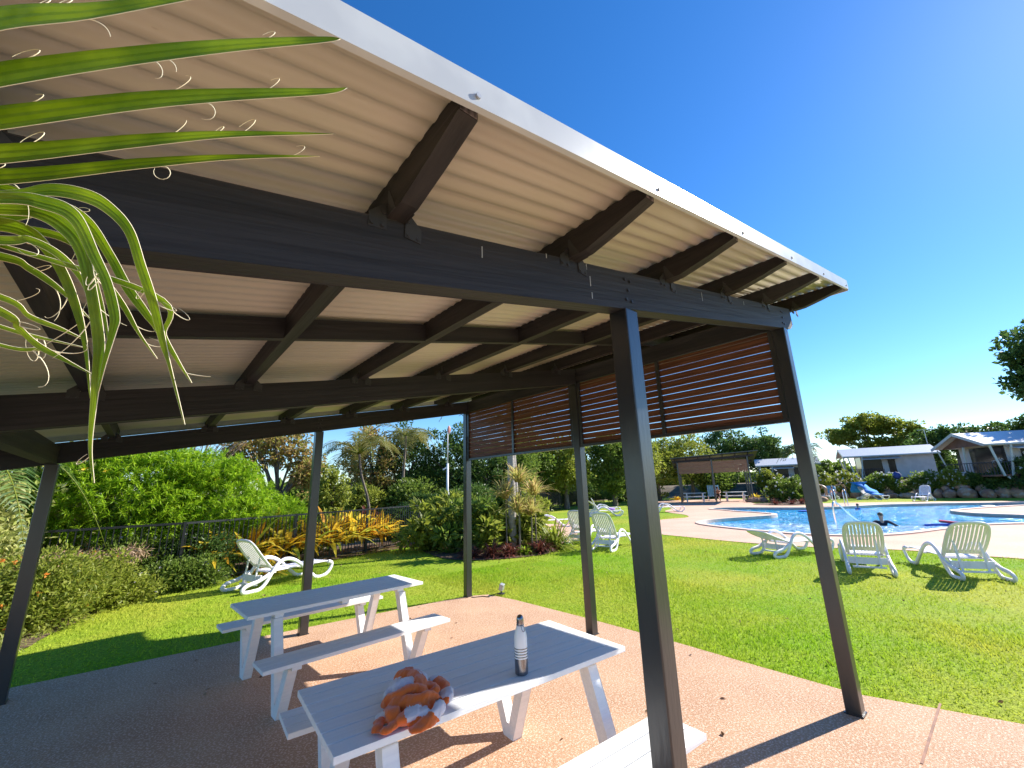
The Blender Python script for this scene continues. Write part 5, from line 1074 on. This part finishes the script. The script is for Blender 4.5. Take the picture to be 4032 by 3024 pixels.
# fan palm beside the camera at the left
def fan_palm():
    C0 = np.array(CAM); K = .42
    t = empty('fan_palm', (-5.35, -.75, 0), 0, 'fan palm with long green leaflets reaching in from the left edge', 'palm'); B0 = np.array((-5.35, -.75, 0))
    hub = C0 + (np.array((-4.86, .55, 2.43)) - C0) * K
    S_ = {
'L1':([(-4.763,0.285,2.593),(-4.551,0.117,2.711),(-4.409,0.019,2.763),(-4.260,-0.080,2.839),(-4.204,-0.122,2.860)],.085),
'L2':([(-4.751,0.304,2.500),(-4.543,0.169,2.616),(-4.335,0.029,2.703),(-4.160,-0.098,2.755),(-3.993,-0.215,2.798),(-3.957,-0.237,2.814)],.078),
'L3':([(-4.756,0.349,2.462),(-4.542,0.230,2.554),(-4.312,0.074,2.631),(-4.144,-0.043,2.670),(-3.966,-0.177,2.693),(-3.923,-0.207,2.713)],.072),
'L4':([(-4.764,0.390,2.440),(-4.540,0.274,2.494),(-4.304,0.129,2.567),(-4.130,0.007,2.604),(-3.930,-0.142,2.617)],.062),
'L5':([(-4.773,0.430,2.426),(-4.544,0.327,2.468),(-4.300,0.176,2.537),(-4.120,0.061,2.580),(-3.941,-0.070,2.593)],.05),
'D0':([(-4.787,0.488,2.409),(-4.531,0.307,2.414),(-4.447,0.254,2.439),(-4.381,0.225,2.436),(-4.336,0.207,2.411),(-4.293,0.200,2.363),(-4.259,0.211,2.281),(-4.222,0.223,2.189),(-4.191,0.241,2.096),(-4.171,0.243,2.038),(-4.123,0.261,1.897)],.036),
'D0b':([(-4.232,0.223,2.219),(-4.193,0.235,2.119),(-4.158,0.239,2.058),(-4.123,0.240,2.004)],.016),
'D1':([(-4.784,0.493,2.388),(-4.527,0.313,2.386),(-4.457,0.279,2.388),(-4.401,0.244,2.348),(-4.367,0.233,2.294),(-4.338,0.237,2.202),(-4.314,0.247,2.112),(-4.304,0.256,2.057),(-4.300,0.282,1.968),(-4.292,0.316,1.842),(-4.274,0.329,1.754)],.042),
'D2':([(-4.763,0.444,2.357),(-4.523,0.279,2.395),(-4.443,0.226,2.388),(-4.385,0.187,2.354),(-4.338,0.176,2.265),(-4.307,0.157,2.199),(-4.283,0.161,2.126),(-4.282,0.171,2.091),(-4.288,0.201,2.016),(-4.292,0.238,1.955)],.036),
'D3':([(-4.813,0.581,2.402),(-4.550,0.418,2.413),(-4.454,0.364,2.452),(-4.389,0.343,2.428),(-4.329,0.321,2.338),(-4.284,0.309,2.257),(-4.237,0.291,2.188),(-4.213,0.296,2.152),(-4.183,0.302,2.095)],.036),
'D4':([(-4.812,0.584,2.391),(-4.550,0.438,2.397),(-4.419,0.385,2.382),(-4.341,0.373,2.294),(-4.289,0.365,2.223),(-4.248,0.367,2.153),(-4.202,0.362,2.088)],.022),
'D5':([(-4.776,0.506,2.327),(-4.524,0.357,2.326),(-4.473,0.337,2.336),(-4.413,0.310,2.302),(-4.365,0.302,2.242),(-4.333,0.320,2.145)],.024),
'D6':([(-4.807,0.590,2.359),(-4.540,0.453,2.324),(-4.481,0.437,2.301),(-4.417,0.424,2.254),(-4.351,0.417,2.185)],.024),
'D7':([(-4.798,0.604,2.294),(-4.526,0.474,2.224),(-4.465,0.462,2.181),(-4.403,0.445,2.155),(-4.350,0.435,2.130)],.018),
'D8':([(-4.741,0.425,2.275),(-4.495,0.362,2.154),(-4.460,0.369,2.121),(-4.425,0.377,2.087),(-4.374,0.371,2.056),(-4.319,0.361,2.024)],.022),
'D9':([(-4.792,0.613,2.251),(-4.516,0.490,2.151),(-4.458,0.472,2.134),(-4.353,0.418,2.107)],.014),
'D10':([(-4.786,0.622,2.208),(-4.510,0.499,2.105),(-4.438,0.467,2.098),(-4.398,0.461,2.093)],.012),
'E1':([(-4.799,0.550,2.378),(-4.593,0.436,2.391),(-4.492,0.380,2.377),(-4.431,0.363,2.313),(-4.385,0.366,2.224),(-4.348,0.384,2.112),(-4.319,0.406,1.971)],.038),
'E2':([(-4.816,0.577,2.424),(-4.606,0.418,2.480),(-4.480,0.371,2.458),(-4.409,0.345,2.392),(-4.365,0.350,2.303),(-4.323,0.365,2.189),(-4.298,0.375,2.093)],.03)}
    g = np.random.default_rng(8); fb = MB(); fwd = np.array((-.63355, -.73493, -.24184))
    for k, (pts, wd) in S_.items():
        mb_ = MB(); P = [C0 + (np.array(p) - C0) * K - B0 for p in pts]; P = [hub - B0 + (P[0] - hub + B0) * .3] + P
        P = np.array(spline(P, False, 8)); n = len(P); s = np.linspace(0, 1, n); w_ = wd * K * np.interp(s, [0, .18, .35, .6, .85, 1], [.5, 1.2, 1.15, .75, .28, .01]) * 1.0
        if k[0] == 'D' or k[0] == 'E': w_ = wd * K * np.interp(s, [0, .15, .5, .8, 1], [.5, .78, .8, .5, .04]) * (1 + .12 * np.sin(s * 17 + len(k)))
        tw = np.array((-.634, -.735, -.242)) + np.array((0, 0, .35)) * (k[0] == 'L')
        Tn_ = unit(np.gradient(P, axis=0)); Sn_ = unit(np.cross(Tn_, tw)); Un_ = np.cross(Sn_, Tn_); nc = 9; cols = []
        for c_ in range(nc):
            q_ = -1 + 2 * c_ / (nc - 1); hgt_ = abs(q_) * .32 + (.035 if c_ % 2 else -.035) * (0 < c_ < nc - 1)
            cols.append(P + Sn_ * (q_ * w_ / 2)[:, None] + Un_ * (hgt_ * w_ / 2)[:, None])
        mb_.add(np.concatenate(cols), [(c_ * n + i, c_ * n + i + 1, (c_ + 1) * n + i + 1, (c_ + 1) * n + i) for c_ in range(nc - 1) for i in range(n - 1)])
        lo = mb_.build('leaflet', M['lf_fan'], t, False); q_ = lo.modifiers.new('t', 'SOLIDIFY'); q_.thickness = .0004
        # curling edge fibres
        T = unit(np.gradient(P, axis=0)); S2 = unit(np.cross(T, tw))
        for q in range(4 if k[0] == 'L' else 2):
            i = int(g.uniform(.35, .97) * (n - 1)); sg = g.choice((-1, 1)); p_ = P[i] + S2[i] * sg * w_[i] * .5 + np.cross(S2[i], T[i]) * w_[i] * .16; L_ = g.uniform(.012, .038); cur = g.uniform(1.0, 5.0); aa = np.linspace(0, 1, 12); dirn = T[i] * g.uniform(.4, 1) + S2[i] * sg * g.uniform(.2, .9); dirn /= np.linalg.norm(dirn); nrm = S2[i] * sg
            X2 = np.cumsum(np.cos(cur * aa)[:, None] * dirn + np.sin(cur * aa)[:, None] * (nrm * .8 + np.array((0, 0, -.3))), axis=0) * L_ / 8; X2 = X2 - X2[0]; fb.tube(p_ + X2, np.linspace(.0005, .0002, 12), 4)
        # edge thread along the margin
        for sg in (-1, 1): fb.tube((P + S2 * sg * (w_ * .5)[:, None] + np.cross(S2, T) * (w_ * .16)[:, None])[2:], .00035, 4)
    fb.build('fibres', M['fibre'], t)
    # petiole and short trunk outside the frame
    m_ = MB(); m_.tube(spline([hub - B0, (hub - B0) * .6 + np.array((-.02, .0, .25)), (0.02, 0, .95)], False, 6), np.linspace(.008, .016, 13), 8); m_.build('petiole', M['lf_fan'], t, True)
    m_ = MB(); m_.tube([(0, 0, -.02), (0, 0, .5), (.01, 0, 1.0)], [.13, .12, .09], 12); m_.build('trunk', M['palmbark'], t, True)
    for (az, el, L_) in ((2.6, .7, .9), (3.6, .5, .85), (4.6, .9, .9), (1.9, 1.1, .8)):
        h = np.array((math.cos(az) * math.cos(el), math.sin(az) * math.cos(el), math.sin(el))) * L_ + np.array((0, 0, 1.0)); m2_ = MB()
        sd_ = np.array((-math.sin(az), math.cos(az), 0)); fo = unit(h - np.array((0, 0, 1.0)))
        for q in range(16):
            a_ = -1.9 + q * .253; D = fo * math.cos(a_) + sd_ * math.sin(a_); s = np.linspace(0, 1, 6); P = h + np.outer(s * .55, D); P[:, 2] -= .2 * s ** 2.5; ribbon(m2_, P, [.012, .028, .03, .024, .012, .001], fold=.3)
        m2_.tube([(0, 0, 1.0), h], .009, 6); m2_.build('fan_leaf', M['lf_fan'], t)
fan_palm()

# fallen leaves and sticks on slab and lawn
g = np.random.default_rng(77); mb_ = MB(); P = np.concatenate([np.column_stack([g.uniform(-6, .3, 40), g.uniform(0, 5.2, 40), np.full(40, .034)]), np.column_stack([g.uniform(.6, 8, 70), g.uniform(-1, 8, 70), np.full(70, .035)]), np.column_stack([g.uniform(-3, 3, 60), g.uniform(6, 11, 60), np.full(60, .03)])])
D = g.normal(size=(len(P), 3)) * np.array((1, 1, .15)); leaf_quads(mb_, P, D, .05, .028, g, .1)
tag(mb_.build('leaf_litter', leafm('dry_fallen_leaves', [(.22, .10, .05), (.32, .2, .1), (.12, .06, .03)], .1)), 'scattered small dry brown leaves on slab and lawn', 'leaf litter', kind='stuff')
